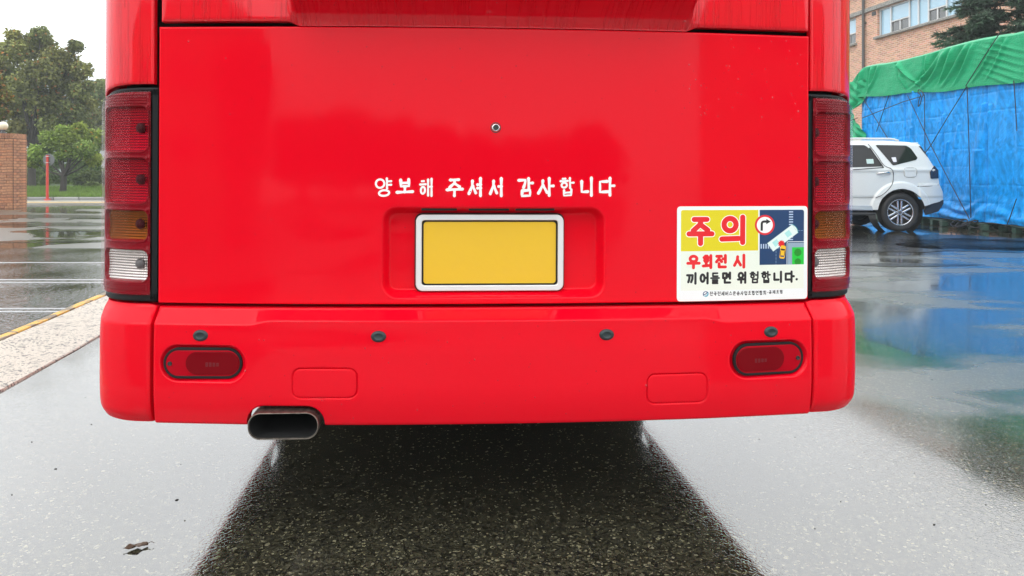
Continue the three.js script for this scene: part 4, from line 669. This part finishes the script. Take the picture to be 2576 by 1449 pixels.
    c.save(); c.translate(1385, 708); c.rotate(0.12); c.fillStyle = '#fbc024'; c.beginPath(); c.roundRect(-31, -76, 62, 152, 18); c.fill(); c.fillStyle = '#222018'; c.fillRect(-24, -38, 48, 20); c.fillRect(-26, -12, 6, 50); c.fillRect(20, -12, 6, 50); c.fillStyle = '#23306e'; c.fillRect(-22, 40, 44, 16); c.restore();
    c.fillStyle = '#d92030'; c.beginPath(); c.arc(1175, 395, 116, 0, 7); c.fill(); c.fillStyle = '#f4f6f2'; c.beginPath(); c.arc(1175, 395, 93, 0, 7); c.fill();
    c.strokeStyle = '#16181c'; c.lineWidth = 25; c.lineCap = 'butt'; c.beginPath(); c.moveTo(1139, 460); c.lineTo(1139, 385); c.quadraticCurveTo(1139, 356, 1168, 356); c.lineTo(1200, 356); c.stroke(); c.fillStyle = '#16181c'; c.beginPath(); c.moveTo(1192, 326); c.lineTo(1243, 356); c.lineTo(1192, 387); c.fill(); c.lineCap = 'round';
    const write = (ch, x0, y0, x1, y1, w, col, halo) => { const h = w / 2, L = hangul(ch); for (const [lw, s] of halo ? [[w + 18, '#f6f6ee'], [w, col]] : [[w, col]]) { c.lineWidth = lw; c.strokeStyle = s; for (const l of L) { c.beginPath(); l.forEach(([x, y], i) => { const X = lerp(x0 + h, x1 - h, x), Y = lerp(y0 + h, y1 - h, y); if (i) c.lineTo(X, Y); else c.moveTo(X, Y); }); c.stroke(); } } };
    write('주', 283, 285, 597, 628, 58, '#e2141f', true); write('의', 652, 275, 975, 622, 60, '#e2141f', true);
    [['우', 283, 442], ['회', 455, 583], ['전', 603, 750], ['시', 808, 962]].forEach(([ch, a, b]) => write(ch, a, 722, b, 890, 33, '#e2141f'));
    [['끼', 280, 408], ['어', 428, 542], ['들', 550, 660], ['면', 678, 797], ['위', 855, 972], ['험', 998, 1115], ['합', 1130, 1247], ['니', 1270, 1388], ['다', 1403, 1530]].forEach(([ch, a, b]) => write(ch, a, 922, b, 1064, ch === '들' || ch === '험' || ch === '합' ? 20 : 26, '#15161a'));
    c.fillStyle = '#15161a'; c.beginPath(); c.arc(1552, 1024, 14, 0, 7); c.fill();
    [...'전국전세버스운송사업조합연합회'].forEach((ch, i) => write(ch, 545 + i * 43.6, 1145, 545 + i * 43.6 + 39, 1195, 6.2, '#22262a')); c.beginPath(); c.arc(1211, 1168, 4, 0, 7); c.fill(); [...'공제조합'].forEach((ch, i) => write(ch, 1222 + i * 43, 1143, 1222 + i * 43 + 38, 1186, 6.2, '#22262a'));
    c.strokeStyle = '#123a6e'; c.lineWidth = 9; c.beginPath(); c.arc(500, 1172, 27, 2.6, 5.6); c.stroke(); c.beginPath(); c.moveTo(474, 1184); c.quadraticCurveTo(505, 1172, 522, 1150); c.stroke(); c.strokeStyle = '#2a9ab4'; c.beginPath(); c.arc(498, 1170, 30, 5.8, 7.8); c.stroke(); c.lineWidth = 6; c.beginPath(); c.moveTo(480, 1196); c.quadraticCurveTo(510, 1192, 520, 1170); c.stroke();
    for (let i = 0; i < 260; i++) { c.fillStyle = `rgba(120,120,105,${0.05 + 0.1 * rnd()})`; c.fillRect(178 + rnd() * 1500, 180 + rnd() * 1070, rr(2, 7), rr(2, 9)); }
  }
  const st = new THREE.CanvasTexture(cv); st.colorSpace = THREE.SRGBColorSpace; st.magFilter = THREE.LinearFilter;
  const sx0 = 0.592, sx1 = 1.036, sy0 = 0.7415, sy1 = 1.0435, sr = 0.011;
  const scol = [...span(sx0, sx0 + sr, 8), ...span(sx0 + sr, sx1 - sr, 40).slice(1), ...span(sx1 - sr, sx1, 8).slice(1)];
  mesh('warning_sticker', sheet(scol, span(0, 1, 24), (x, v) => { const e = Math.max(0, sr - Math.min(x - sx0, sx1 - x)), c = sr - Math.sqrt(Math.max(0, sr * sr - e * e)); const y = lerp(sy0 + c, sy1 - c, v); return [x, y, rear(x, 0.0014 + 0.0008 * fold(x - 0.683, 0.004))]; }, false, (x, v, p) => [(p[0] - sx0) / (sx1 - sx0), (p[1] - sy0) / (sy1 - sy0)]), M(1, 1, 1, 0.4, { map: st, clearcoat: 0.3 }), BUS, 'white and yellow warning sticker with a right turn diagram');

  // --- upper panel with a hollow under the rear window
  const upZ = (x, y) => {
    const s = sdRR(x, y, -0.618 + 0.1 * (1.606 - y) * 0.3, 1.3, 0.640, 1.712, 0.012), k = sstep(-s, 0, 0.016);
    let off = 0.012 + 0.028 * (y - 1.6) * 0; const dy = Math.max(0, y - 1.606); off = lerp(0.014, -0.006 + 0.7 * dy + 9 * dy * dy, k);
    return rear(x, off) - bevelDrop(Math.min(x + 1.018, 1.033 - x, k > 0.5 ? 9 : y - 1.612 + 0.001), 0.012, 0.007) ;
  };
  const upY0 = (x) => lerp(1.6125, 1.6015, sstep(x, -0.63, -0.59) * sstep(0.66 - x, 0, 0.04));
  const uus = edged(-1.018, 1.033, 330), uvs = [0, 0.004, 0.01, 0.018, ...span(0.03, 0.32, 110), ...span(0.33, 1, 40)], uf = (x, v) => { const y = lerp(upY0(x), 2.02, v); return [x, y, upZ(x, y)]; };
  mesh('upper_panel', merge([sheet(uus, uvs, uf), returns(uus, uvs, uf, 0.03)]), streaky, BUS);

  // --- corner path: along the rear, round the corner, then down the flank
  const XE = 1.086, RC = 0.2, A0 = 0.12, CXc = XE - RC * Math.sin(A0), CZc = surf(XE) - RC * Math.cos(A0), FL = XE - 1.047, AL = RC * (Math.PI / 2 - A0);
  const path = (t) => { // [x, z, nx, nz] on the right-hand side
    if (t < FL) { const x = 1.047 + t; return [x, surf(x), Math.sin(A0), Math.cos(A0)]; }
    if (t < FL + AL) { const a = A0 + (t - FL) / RC; return [CXc + RC * Math.sin(a), CZc + RC * Math.cos(a), Math.sin(a), Math.cos(a)]; }
    return [CXc + RC, CZc - (t - FL - AL), 1, 0];
  };
  const at = (s, t, y, off) => { const q = path(t); return [s * (q[0] + q[2] * off), y, q[1] + q[3] * off, [-s * q[2], 0, -q[3]]]; };
  const lampTop = (t) => 1.4095 - 0.05 * Math.pow(clamp(t / 0.30, 0, 1.2), 3.2);
  const ts = [...span(0, FL, 14), ...span(FL, FL + AL, 60).slice(1), ...span(FL + AL, FL + AL + 0.09, 5).slice(1)];
  const lampMats = { red: M(0.20, 0.001, 0.008, 0.25, { specularIntensity: 0.2 }), stop: M(0.26, 0.002, 0.012, 0.12, { metalness: 1 }), amber: M(0.17, 0.05, 0.006, 0.14, { metalness: 1 }), clear: M(0.55, 0.56, 0.53, 0.12, { metalness: 0.95 }), bulb: M(0.05, 0.004, 0.008, 0.4, { specularIntensity: 0.2 }) };
  const lensMat = new THREE.MeshPhysicalMaterial({ color: rgb(0.97, 0.92, 0.925), transmission: 1, thickness: 0, roughness: 0.03, ior: 1.5, specularIntensity: 0.25 });
  const pockets = [[1.2118, 1.3500, 'stop', 'red'], [1.0500, 1.1880, 'stop', 'red'], [0.9320, 1.0255, 'amber', 'amber'], [0.8040, 0.9025, 'clear', 'clear']];
  const TP0 = 0.016, TP1 = 0.205;
  for (const s of [-1, 1]) {
    const flip = s < 0, side = s < 0 ? 'left' : 'right';
    // pillar above the lamp
    const pus = ts, pvs = [0, 0.002, 0.006, ...span(0.015, 1, 60)], pf = (t, v) => { const y = lerp(lampTop(t) + 0.011, 3.0, v); const e = Math.min(t, y - lampTop(t) - 0.011); return at(s, t, y, -bevelDrop(e, 0.006, 0.004)); };
    mesh('corner_pillar', merge([sheet(pus, pvs, pf, flip, (u, v, p) => [u + s, p[1]]), returns(pus, pvs, pf, 0.02)]), streaky, BUS);
    // tail lamp
    const L = new THREE.Group(); L.name = 'tail_lamp'; L.userData.label = side + ' tail lamp with two red, one amber and one clear compartment'; BUS.add(L);
    const gus = [-0.011, -0.006, 0, 0.004, 0.0085, 0.0095, ...ts.filter((t) => t > 0.011)], gf = (t, v) => { const y = lerp(0.7425, lampTop(t), v), inn = Math.min(t - 0.009, y - 0.766, lampTop(t) - 0.0155 - y); return at(s, t, y, -0.004 - (t < 0 ? 0.004 : 0) - (inn > 0 ? 0.05 : 0) - bevelDrop(Math.min(y - 0.7425, lampTop(t) - y), 0.005, 0.003)); };
    mesh('gasket', merge([sheet(gus, edged(0, 1, 30, [0.004, 0.01, 0.018, 0.03, 0.0345, 0.0365]), gf, flip), returns(gus, [0, 1], gf, 0.02)]), rubber, L);
    const hts = [...span(0.0075, FL, 22), ...span(FL, FL + AL, 100).slice(1), ...span(FL + AL, FL + AL + 0.085, 5).slice(1)], hvv = span(0, 1, 230);
    const hz = (t, y) => {
      let o = 0.0; for (const p of pockets) { const q = sdRR(t, y, TP0, p[0], TP1, p[1], 0.022); o -= 0.034 * sstep(-q, -0.001, 0.006); o += 0.0025 * fold(q - 0.003, 0.0025); }
      if (t > 0.02 && t < 0.2) for (let i = 0; i < 4; i++) o += 0.004 * fold(y - (1.362 + i * 0.0085), 0.0022);                     // ribs at the top
      if (t > 0.02) for (let i = 0; i < 3; i++) o += 0.003 * fold(y - (0.780 + i * 0.007), 0.002);
      if (t < 0.014) for (const p of pockets) o -= 0.008 * sstep(p[1] - 0.012 - y, 0, 0.004) * sstep(y - p[0] - 0.012, 0, 0.004) * sstep(t, 0.009, 0.0105);
      for (const p of pockets) o += 0.006 * fold(Math.hypot(t - 0.015, y - p[1] - 0.002), 0.006);
      return o;
    };
    const hof = (t, v) => { const y = lerp(0.764, lampTop(t) - 0.0135, v); return at(s, t, y, 0.001 + hz(t, y)); };
    mesh('lamp_housing', sheet(hts, hvv, hof, flip), lampMats.red, L);
    for (const [y0, y1, kind, word] of pockets) {
      const cell = (t, y) => { const u = (t - TP0) / 0.0092, v = (y - y0) / 0.0085, pu = Math.abs(Math.sin(u * Math.PI)), pv = Math.abs(Math.sin(v * Math.PI)), r = (t - 0.10) / 0.09, w = (y - (y0 + y1) / 2) / (y1 - y0) * 1.6; return -0.031 + 0.0026 * (pu * pv) + 0.012 * r * r * (r > 0 ? 1.2 : 0.5) + 0.010 * w * w; };
      mesh('reflector', sheet(span(TP0 + 0.001, TP1 - 0.001, 105), span(y0 + 0.001, y1 - 0.001, 70), (t, y) => at(s, t, y, cell(t, y)), flip), lampMats[kind], L, word + ' reflector');
      const q = at(s, s < 0 ? 0.055 : 0.034, (y0 + y1) / 2 + 0.004, -0.024), b = mesh('bulb', merge([new THREE.SphereGeometry(0.0135, 20, 14).scale(1, 1, 0.5), new THREE.TorusGeometry(0.0145, 0.002, 8, 24)]), kind === 'clear' ? M(0.12, 0.13, 0.13, 0.2) : lampMats.bulb, L); b.position.set(q[0], q[1], q[2]); b.rotation.y = s * 0.3;
    }
    const lts = ts.filter((t) => t >= 0.004), lf = (t, v) => { const y = lerp(0.7605, lampTop(t) - 0.009, v), e = Math.min(t - 0.0037, y - 0.7605, lampTop(t) - 0.009 - y); return at(s, t, y, 0.010 - bevelDrop(e, 0.012, 0.008)); };
    mesh('lens', sheet([lts[0], lts[0] + 0.0015, ...lts.slice(1)], edged(0, 1, 40, [0.003, 0.007, 0.012]), lf, flip), lensMat, L);
  }

  // --- bumper
  const bOff = (x, y) => {
    const out = sstep(Math.abs(x), 0.66, 0.74), a = 0.727, b = lerp(0.694, 0.680, out), q = clamp((a - y) / (a - b), 0, 1.0);
    let o = lerp(0.004, 0.05, q < 0.12 ? q * q / 0.12 * 0.5 : q > 0.86 ? 1 - (1 - q) * (1 - q) / 0.14 * 0.5 - 0.0 * q : lerp(0.06, 0.93, (q - 0.12) / 0.74));
    o += 0.004 * sstep(0.69 - y, 0, 0.1); if (y < 0.50) o -= 1.1 * Math.pow(0.50 - y, 2); return o;
  };
  const bx0 = -1.0245, bx1 = 1.0275;
  const stad = (x, y, cx, cy, hw, hh) => sdRR(x, y, cx - hw, cy - hh, cx + hw, cy + hh, hh * 0.98);
  const FOG = [[-0.871, 0.5665, 0.1195, 0.047, -1], [0.879, 0.563, 0.1205, 0.0505, 1]];
  const TOW = [[-0.6, 0.4640, -0.404, 0.5555, 0.026], [0.4805, 0.4335, 0.675, 0.5275, 0.026]];
  const EX = { x: -0.6215, y: 0.3885, hw: 0.1045, hh: 0.0405 };
  const bumpZ = (x, y) => {
    let o = bOff(x, y);
    for (const f of FOG) o -= 0.016 * sstep(-stad(x, y, f[0], f[1], f[2] + 0.0135, f[3] + 0.0115), 0, 0.0135);
    for (const r of TOW) o -= 0.0055 * sstep(-sdRR(x, y, ...r), -0.0015, 0.0015);
    return rear(x, o) - bevelDrop(Math.min(x - bx0, bx1 - x), 0.008, 0.006);
  };
  const yBot = (x) => { const e = stad(x, 0, EX.x, 0, EX.hw + 0.014, 1); const dx = Math.abs(x - EX.x), w = EX.hw + 0.013, r = 0.055; let y = 0.378; if (dx < w) { const k = dx > w - r ? r - Math.sqrt(Math.max(0, r * r - (dx - w + r) ** 2)) : 0; y = Math.max(0.378, EX.y + EX.hh + 0.010 - k); } else y = Math.max(0.378, 0.378 + 0.0 * e); return y; };
  const bus = [...edged(bx0, bx1, 690)].concat([EX.x - EX.hw - 0.0129, EX.x - EX.hw - 0.0125, EX.x - EX.hw - 0.011, EX.x + EX.hw + 0.0129, EX.x + EX.hw + 0.0125, EX.x + EX.hw + 0.011]).sort((a, b) => a - b);
  const bvs = [0, 0.006, 0.012, ...span(0.02, 0.985, 125), 0.992, 1], bf = (x, v) => { const y = lerp(yBot(x), 0.7285, v); return [x, y, bumpZ(x, y) - (v < 0.02 ? 0.004 * (1 - v / 0.02) ** 2 : 0)]; };
  mesh('bumper', merge([sheet(bus, bvs, bf), returns(bus, bvs, bf, 0.05)]), paint, BUS);
  for (const s of [-1, 1]) { // wrap-round ends of the bumper
    const cts = [0.0, 0.0015, 0.004, ...ts.filter((t) => t > 0.007), FL + AL + 0.13], f = (t, v) => {
      const yb = 0.377 + 0.022 * Math.pow(clamp(t / 0.36, 0, 1), 2) + 0.1 * sstep(t, 0.25, 0.6), yt = 0.7345 - 0.006 * (1 - clamp(t / 0.02, 0, 1)), y = lerp(yb, yt, v), q = path(t), k = 1 - sstep(t, FL + AL * 0.4, FL + AL), o = bOff(s * 0.8, Math.min(y, 0.7285 - (0.7345 - y) * 0.8));
      const tuck = 0.018 * Math.pow(sstep(0.435 - y, 0, 0.07), 2) + 0.008 * sstep(v, 0.9, 1);
      return [s * (q[0] - 0.011 * (1 - clamp(t / 0.05, 0, 1)) + q[2] * (-0.006 - tuck) + 0.003 * sstep(0.70 - y, 0, 0.05) * q[2]), y, q[1] + (o - bevelDrop(t, 0.008, 0.006)) * (0.35 + 0.65 * k) - q[3] * tuck, [-s * q[2], 0, -q[3]]];
    };
    const cvs = [0, 0.006, 0.015, ...span(0.03, 0.97, 70), 0.985, 1];
    mesh('bumper_corner', merge([sheet(cts, cvs, f, s < 0, (u, v, p) => [u + s, p[1]]), returns(cts, cvs, f, 0.04)]), paint, BUS);
  }
  // parking sensors
  const senG = (() => { const g = new THREE.LatheGeometry([[0, 0.0035], [0.0095, 0.0035], [0.0098, 0.0060], [0.0125, 0.0068], [0.0165, 0.0055], [0.0205, 0.0022], [0.0215, -0.002]].map((q) => new THREE.Vector2(...q)), 40).rotateX(Math.PI / 2); g.scale(1.1, 0.82, 1); return g; })();
  for (const x of [-0.8782, -0.3409, 0.3545, 0.8858]) { const y = x === 0.8858 ? 0.6485 : 0.6512, m = mesh('parking_sensor', senG, M(0.014, 0.028, 0.03, 0.38), BUS); m.position.set(x, y, bumpZ(x, y) + 0.0003); m.rotation.y = Math.atan(x / 11); m.rotation.x = -0.06; }
  // rear fog lamps
  for (const [cx, cy, hw, hh, s] of FOG) {
    const F = new THREE.Group(); F.name = 'fog_lamp'; F.position.set(cx, cy, rear(cx, bOff(cx, cy)) - 0.014); F.rotation.y = Math.atan(cx / 11) + (s * 0.015); BUS.add(F);
    const ovalG = (w, h, d, b, hole) => { const o = rrShape(-w, -h, w, h, h * 0.98); if (hole) o.holes.push(rrShape(-hole[0], -hole[1], hole[0], hole[1], hole[1] * 0.98)); return new THREE.ExtrudeGeometry(o, { depth: d, bevelEnabled: true, bevelSize: b, bevelThickness: b, bevelSegments: 4, curveSegments: 28 }); };
    mesh('gasket', ovalG(hw - 0.0025, hh - 0.0025, 0.008, 0.0022, [hw - 0.006, hh - 0.006]), rubber, F);
    const dome = (x, y) => 0.010 * (1 - 0.5 * (x / hw) ** 2 - 0.5 * (y / hh) ** 2);
    const lensG = ovalG(hw - 0.0108, hh - 0.0108, 0.006, 0.004); mesh('lens', lensG, M(0.40, 0.001, 0.010, 0.2, { specularIntensity: 0.2, bumpMap: orange, bumpScale: 0.0003 }), F);
    const w = ovalG(hw * 0.66, hh * 0.70, 0.0045, 0.0015); w.translate(-s * hw * 0.25, 0.001, 0.0075); mesh('lens_window', w, M(0.17, 0.001, 0.005, 0.2, { specularIntensity: 0.2 }), F, 'dark oval window of the lamp');
    const g = new THREE.LatheGeometry([[0.0, 0.0002], [0.003, 0.0004], [0.0042, 0.003], [0.0062, 0.0034], [0.0068, 0]].map((q) => new THREE.Vector2(...q)), 24).rotateX(Math.PI / 2); g.translate(s * hw * 0.83, -0.001, 0.0104); mesh('screw', g, M(0.03, 0.035, 0.035, 0.3, { metalness: 0.6 }), F);
    mesh('filament_plate', merge([0, 1, 2, 3].map((i) => bevelBox(0.007, 0.013 - i * 0.001, 0.0012, 0.0004, -s * hw * 0.25 + (i - 1.5) * 0.011, -0.003, 0.0137))), M(0.13, 0.004, 0.008, 0.3), F);
  }
  // towing-eye covers
  for (const [x0, y0, x1, y1, r] of TOW) {
    const g = 0.0032, cs = [...span(x0 + g, x0 + g + r, 10), ...span(x0 + g + r, x1 - g - r, 20).slice(1), ...span(x1 - g - r, x1 - g, 10).slice(1)], R2 = r - g;
    const f = (x, v) => { const e = Math.max(0, R2 - Math.min(x - x0 - g, x1 - g - x)), c = R2 - Math.sqrt(Math.max(0, R2 * R2 - e * e)), y = lerp(y0 + g + c, y1 - g - c, v); return [x, y, rear(x, bOff(x, y) + 0.0004 - bevelDrop(Math.min(1, v, 1 - v) * (y1 - y0), 0.003, 0.002))]; };
    const vv = [0, 0.008, 0.02, ...span(0.04, 0.96, 16), 0.98, 0.992, 1]; mesh('towing_cover', merge([sheet(cs, vv, f), returns(cs, vv, f, 0.0055)]), paint, BUS);
  }
  // exhaust
  {
    const loop = []; const n = 72; for (let i = 0; i < n; i++) { const a = i / n * 2 * Math.PI, c = Math.cos(a), q = Math.sin(a), e = 0.36; loop.push([Math.sign(c) * Math.pow(Math.abs(c), e * 1.0) , Math.sign(q) * Math.pow(Math.abs(q), 1)]); }
    const pts = (d) => { const s = rrShape(-EX.hw + d, -EX.hh + d, EX.hw - d, EX.hh - d, EX.hh * 0.92 - d); return s.getSpacedPoints(96); };
    const prof = [[0, -0.7], [0, 0.058], [0.0006, 0.0605], [0.002, 0.062], [0.0036, 0.061], [0.0045, 0.058], [0.0045, 0.05]], rings = prof.map((p) => pts(p[0]));
    const g = sheet(span(0, 96, 96), span(0, prof.length - 1, prof.length - 1), (i, k) => { const q = rings[k][i]; return [EX.x + q.x, EX.y + q.y + 0.0 * k, prof[k][1]]; }, true, (i, k) => [i / 40, prof[k][1] * 3]);
    mesh('exhaust_pipe', g, new THREE.MeshPhysicalMaterial({ color: rgb(0.30, 0.26, 0.22), metalness: 0.85, roughness: 0.38, map: mottle, bumpMap: crumple, bumpScale: 0.002 }), BUS);
    const bore = [[0.0046, 0.052], [0.0046, -0.4], [0.03, -0.4]], br = bore.map((p) => pts(p[0]));
    mesh('exhaust_bore', sheet(span(0, 96, 96), [0, 1, 2], (i, k) => [EX.x + br[k][i].x, EX.y + br[k][i].y, bore[k][1]], true), blackIn, BUS, 'sooty inside of the pipe');
  }
  // --- body behind: dark bay, floor, flanks, roof, windows, wheels
  const ZB = -11.4;
  mesh('engine_bay', merge([box(2.32, 0.95, 0.02, 0, 1.16, -0.15), box(2.3, 1.1, 0.02, 0, 2.2, -0.3), box(2.2, 0.30, 0.02, 0, 0.59, -0.22)]), blackIn, BUS);
  const sideX = CXc + RC, z0s = CZc - 0.085, arch = (z) => { let y = 0.51; for (const c of [-3.1, -8.9]) { const q = 0.56 ** 2 - (z - c) ** 2; if (q > 0) y = Math.max(y, 0.5 + Math.sqrt(q)); } return y; };
  for (const s of [-1, 1]) mesh('side_panel', sheet(span(z0s, ZB, 300), [0, 0.01, 0.03, 0.06, 0.1, 0.2, 0.5, 1], (z, v) => { const y = lerp(arch(z), 3.0, v); return [s * (sideX - 0.09 * Math.pow(sstep(0.78 - y, 0, 0.32), 1.5) - (v < 0.005 ? 0.02 : 0)), y, z]; }, s > 0), paint, BUS);
  mesh('roof', sheet(span(0, 1, 12), [-0.12, z0s, ZB], (u, z) => [lerp(-sideX, sideX, u), 3.0 + 0.14 * Math.sin(u * Math.PI), z], false), paint, BUS);
  mesh('front_panel', box(2 * sideX, 2.65, 0.05, 0, 1.7, ZB), paint, BUS);
  mesh('rear_panel', box(2.3, 0.26, 0.06, 0, 2.94, -0.08), paint, BUS);
  const dg = M(0.01, 0.012, 0.013, 0.05, { clearcoat: 1 }); mesh('rear_window', sheet(span(-1.04, 1.04, 30), [2.03, 2.8], (x, y) => [x, y, rear(x, -0.012)]), dg, BUS);
  for (const s of [-1, 1]) for (let i = 0; i < 6; i++) mesh('side_window', bevelBox(0.01, 0.86, 1.62, 0.003, s * (sideX + 0.004), 2.3, -1.6 - i * 1.7), dg, BUS);
  mesh('chassis', merge([box(2.2, 0.06, 11.0, 0, 0.55, -5.75), box(0.9, 0.3, 1.6, 0, 0.52, -1.3), box(0.16, 0.22, 10, -0.5, 0.55, -5.6), box(0.16, 0.22, 10, 0.5, 0.55, -5.6), box(2.1, 0.16, 0.2, 0, 0.5, -3.1), box(2.1, 0.16, 0.2, 0, 0.5, -8.9), box(0.9, 0.3, 2.4, 0, 0.6, -6)]), blackIn, BUS);
  const wheelG = new THREE.LatheGeometry([[0.0, 0.05], [0.25, 0.06], [0.28, 0.12], [0.42, 0.15], [0.48, 0.13], [0.5, 0.09], [0.5, -0.09], [0.48, -0.13], [0.3, -0.14], [0, -0.1]].map((q) => new THREE.Vector2(...q)), 48).rotateZ(-Math.PI / 2);
  for (const z of [-3.1, -8.9]) for (const s of [-1, 1]) { const w = mesh('wheel', wheelG, M(0.018, 0.018, 0.018, 0.6), BUS); w.position.set(s * 1.08, 0.5, z); if (s < 0) w.rotation.y = Math.PI; }

  // the rear face stands a little askew to the length of the body
  const SK = 0.045; const seenG = new Set();
  BUS.traverse((o) => { if (!o.isMesh) return; let q = o, px = 0, own = 0; while (q !== BUS) { px += q.position.x; q = q.parent; }
    if (px) return; if (seenG.has(o.geometry)) return; seenG.add(o.geometry); const p = o.geometry.attributes.position; for (let i = 0; i < p.count; i++) p.setZ(i, p.getZ(i) + SK * p.getX(i)); });
  BUS.children.forEach((c) => { c.position.z += SK * c.position.x; }); hatch.children.forEach((c) => { c.position.z += SK * c.position.x; }); BUS.children.filter((c) => c.name === 'tail_lamp').forEach((l) => l.children.forEach((c) => { c.position.z += SK * c.position.x; }));
  // --- rain drops standing on the wet paint, too many to count
  {
    const drop = new THREE.SphereGeometry(1, 8, 5, 0, 2 * Math.PI, 0, Math.PI / 2).rotateX(Math.PI / 2), mx = new THREE.Matrix4(), q = new THREE.Quaternion(), N = 300;
    const im = new THREE.InstancedMesh(drop, M(0.5, 0.01, 0.02, 0.04, { clearcoat: 1, ior: 1.6 }), N);
    for (let i = 0; i < N; i++) {
      let x = rr(-1.01, 1.02), y, z; const w = rnd();
      if (w < 0.42) { y = rr(0.4, 0.725); z = bumpZ(x, y); } else if (w < 0.9) { y = rnd() < 0.55 ? rr(1.32, 1.59) : rr(0.75, 1.59); if (rnd() < 0.4) x = rr(0.6, 1.02); z = hatchZ(x, y); } else { y = rr(1.62, 1.7); z = upZ(x, y); } z += SK * x;
      const k = rr(0.0008, 0.0020) * (rnd() < 0.12 ? 1.5 : 1); mx.compose(V(x, y, z), q, V(k, k * rr(1, 1.5), k * 0.6)); im.setMatrixAt(i, mx);
    }
    im.name = 'rain_drops'; im.userData.kind = 'stuff'; BUS.add(im);
  }
}

// ------------------------------------------------------------------ litter on the wet ground
{
  const d = gd(1380), p = [gx(342, d), 0.0005, -d], t = thing('fallen_leaf', 'crumpled brown leaf lying on the wet asphalt left of the dark reflection', 'leaf', p, 0.5);
  const g = sheet(span(-1, 1, 14), span(-1, 1, 8), (u, v) => { const w = 0.014 * (1 - u * u) * (1 + 0.25 * Math.sin(u * 9)); return [u * 0.034, 0.002 + 0.004 * (1 + Math.sin(u * 5 + v * 2)) * 0.7 + 0.005 * Math.abs(v) + 0.004 * fbm(u * 3, v * 3, 1, 3), v * w]; }, true);
  mesh('blade', g, M(0.085, 0.05, 0.03, 0.55, { side: THREE.DoubleSide }), t); mesh('stalk', tube([[0.032, 0.007, 0], [0.042, 0.012, 0.003], [0.05, 0.008, 0.006]], 0.0009, 5), M(0.07, 0.04, 0.025, 0.6), t);
  const bits = [], cut = [[215, 1000], [230, 1068], [455, 1168], [445, 1258], [465, 1310], [80, 1112], [700, 1168], [560, 1338], [1910, 1105], [2000, 1100], [2115, 1262], [2050, 1330], [2300, 1190], [30, 1245], [140, 1180], [2350, 1320], [2480, 1270]];
  for (const [px, py] of cut) { const dd = gd(py), s = rr(0.0014, 0.0034), b = new THREE.IcosahedronGeometry(s, 1); b.scale(rr(0.8, 2), 0.6, rr(0.7, 1.4)); b.rotateY(rr(0, 6)); b.translate(gx(px, dd), s * 0.4, -dd); bits.push(b); }
  const m = mesh('grit', merge(bits), M(0.02, 0.018, 0.015, 0.7), scene); tag(m, 'dark grit scattered on the wet asphalt round the bus', 'grit'); m.userData.kind = 'stuff';
}

renderer.render(scene, camera);
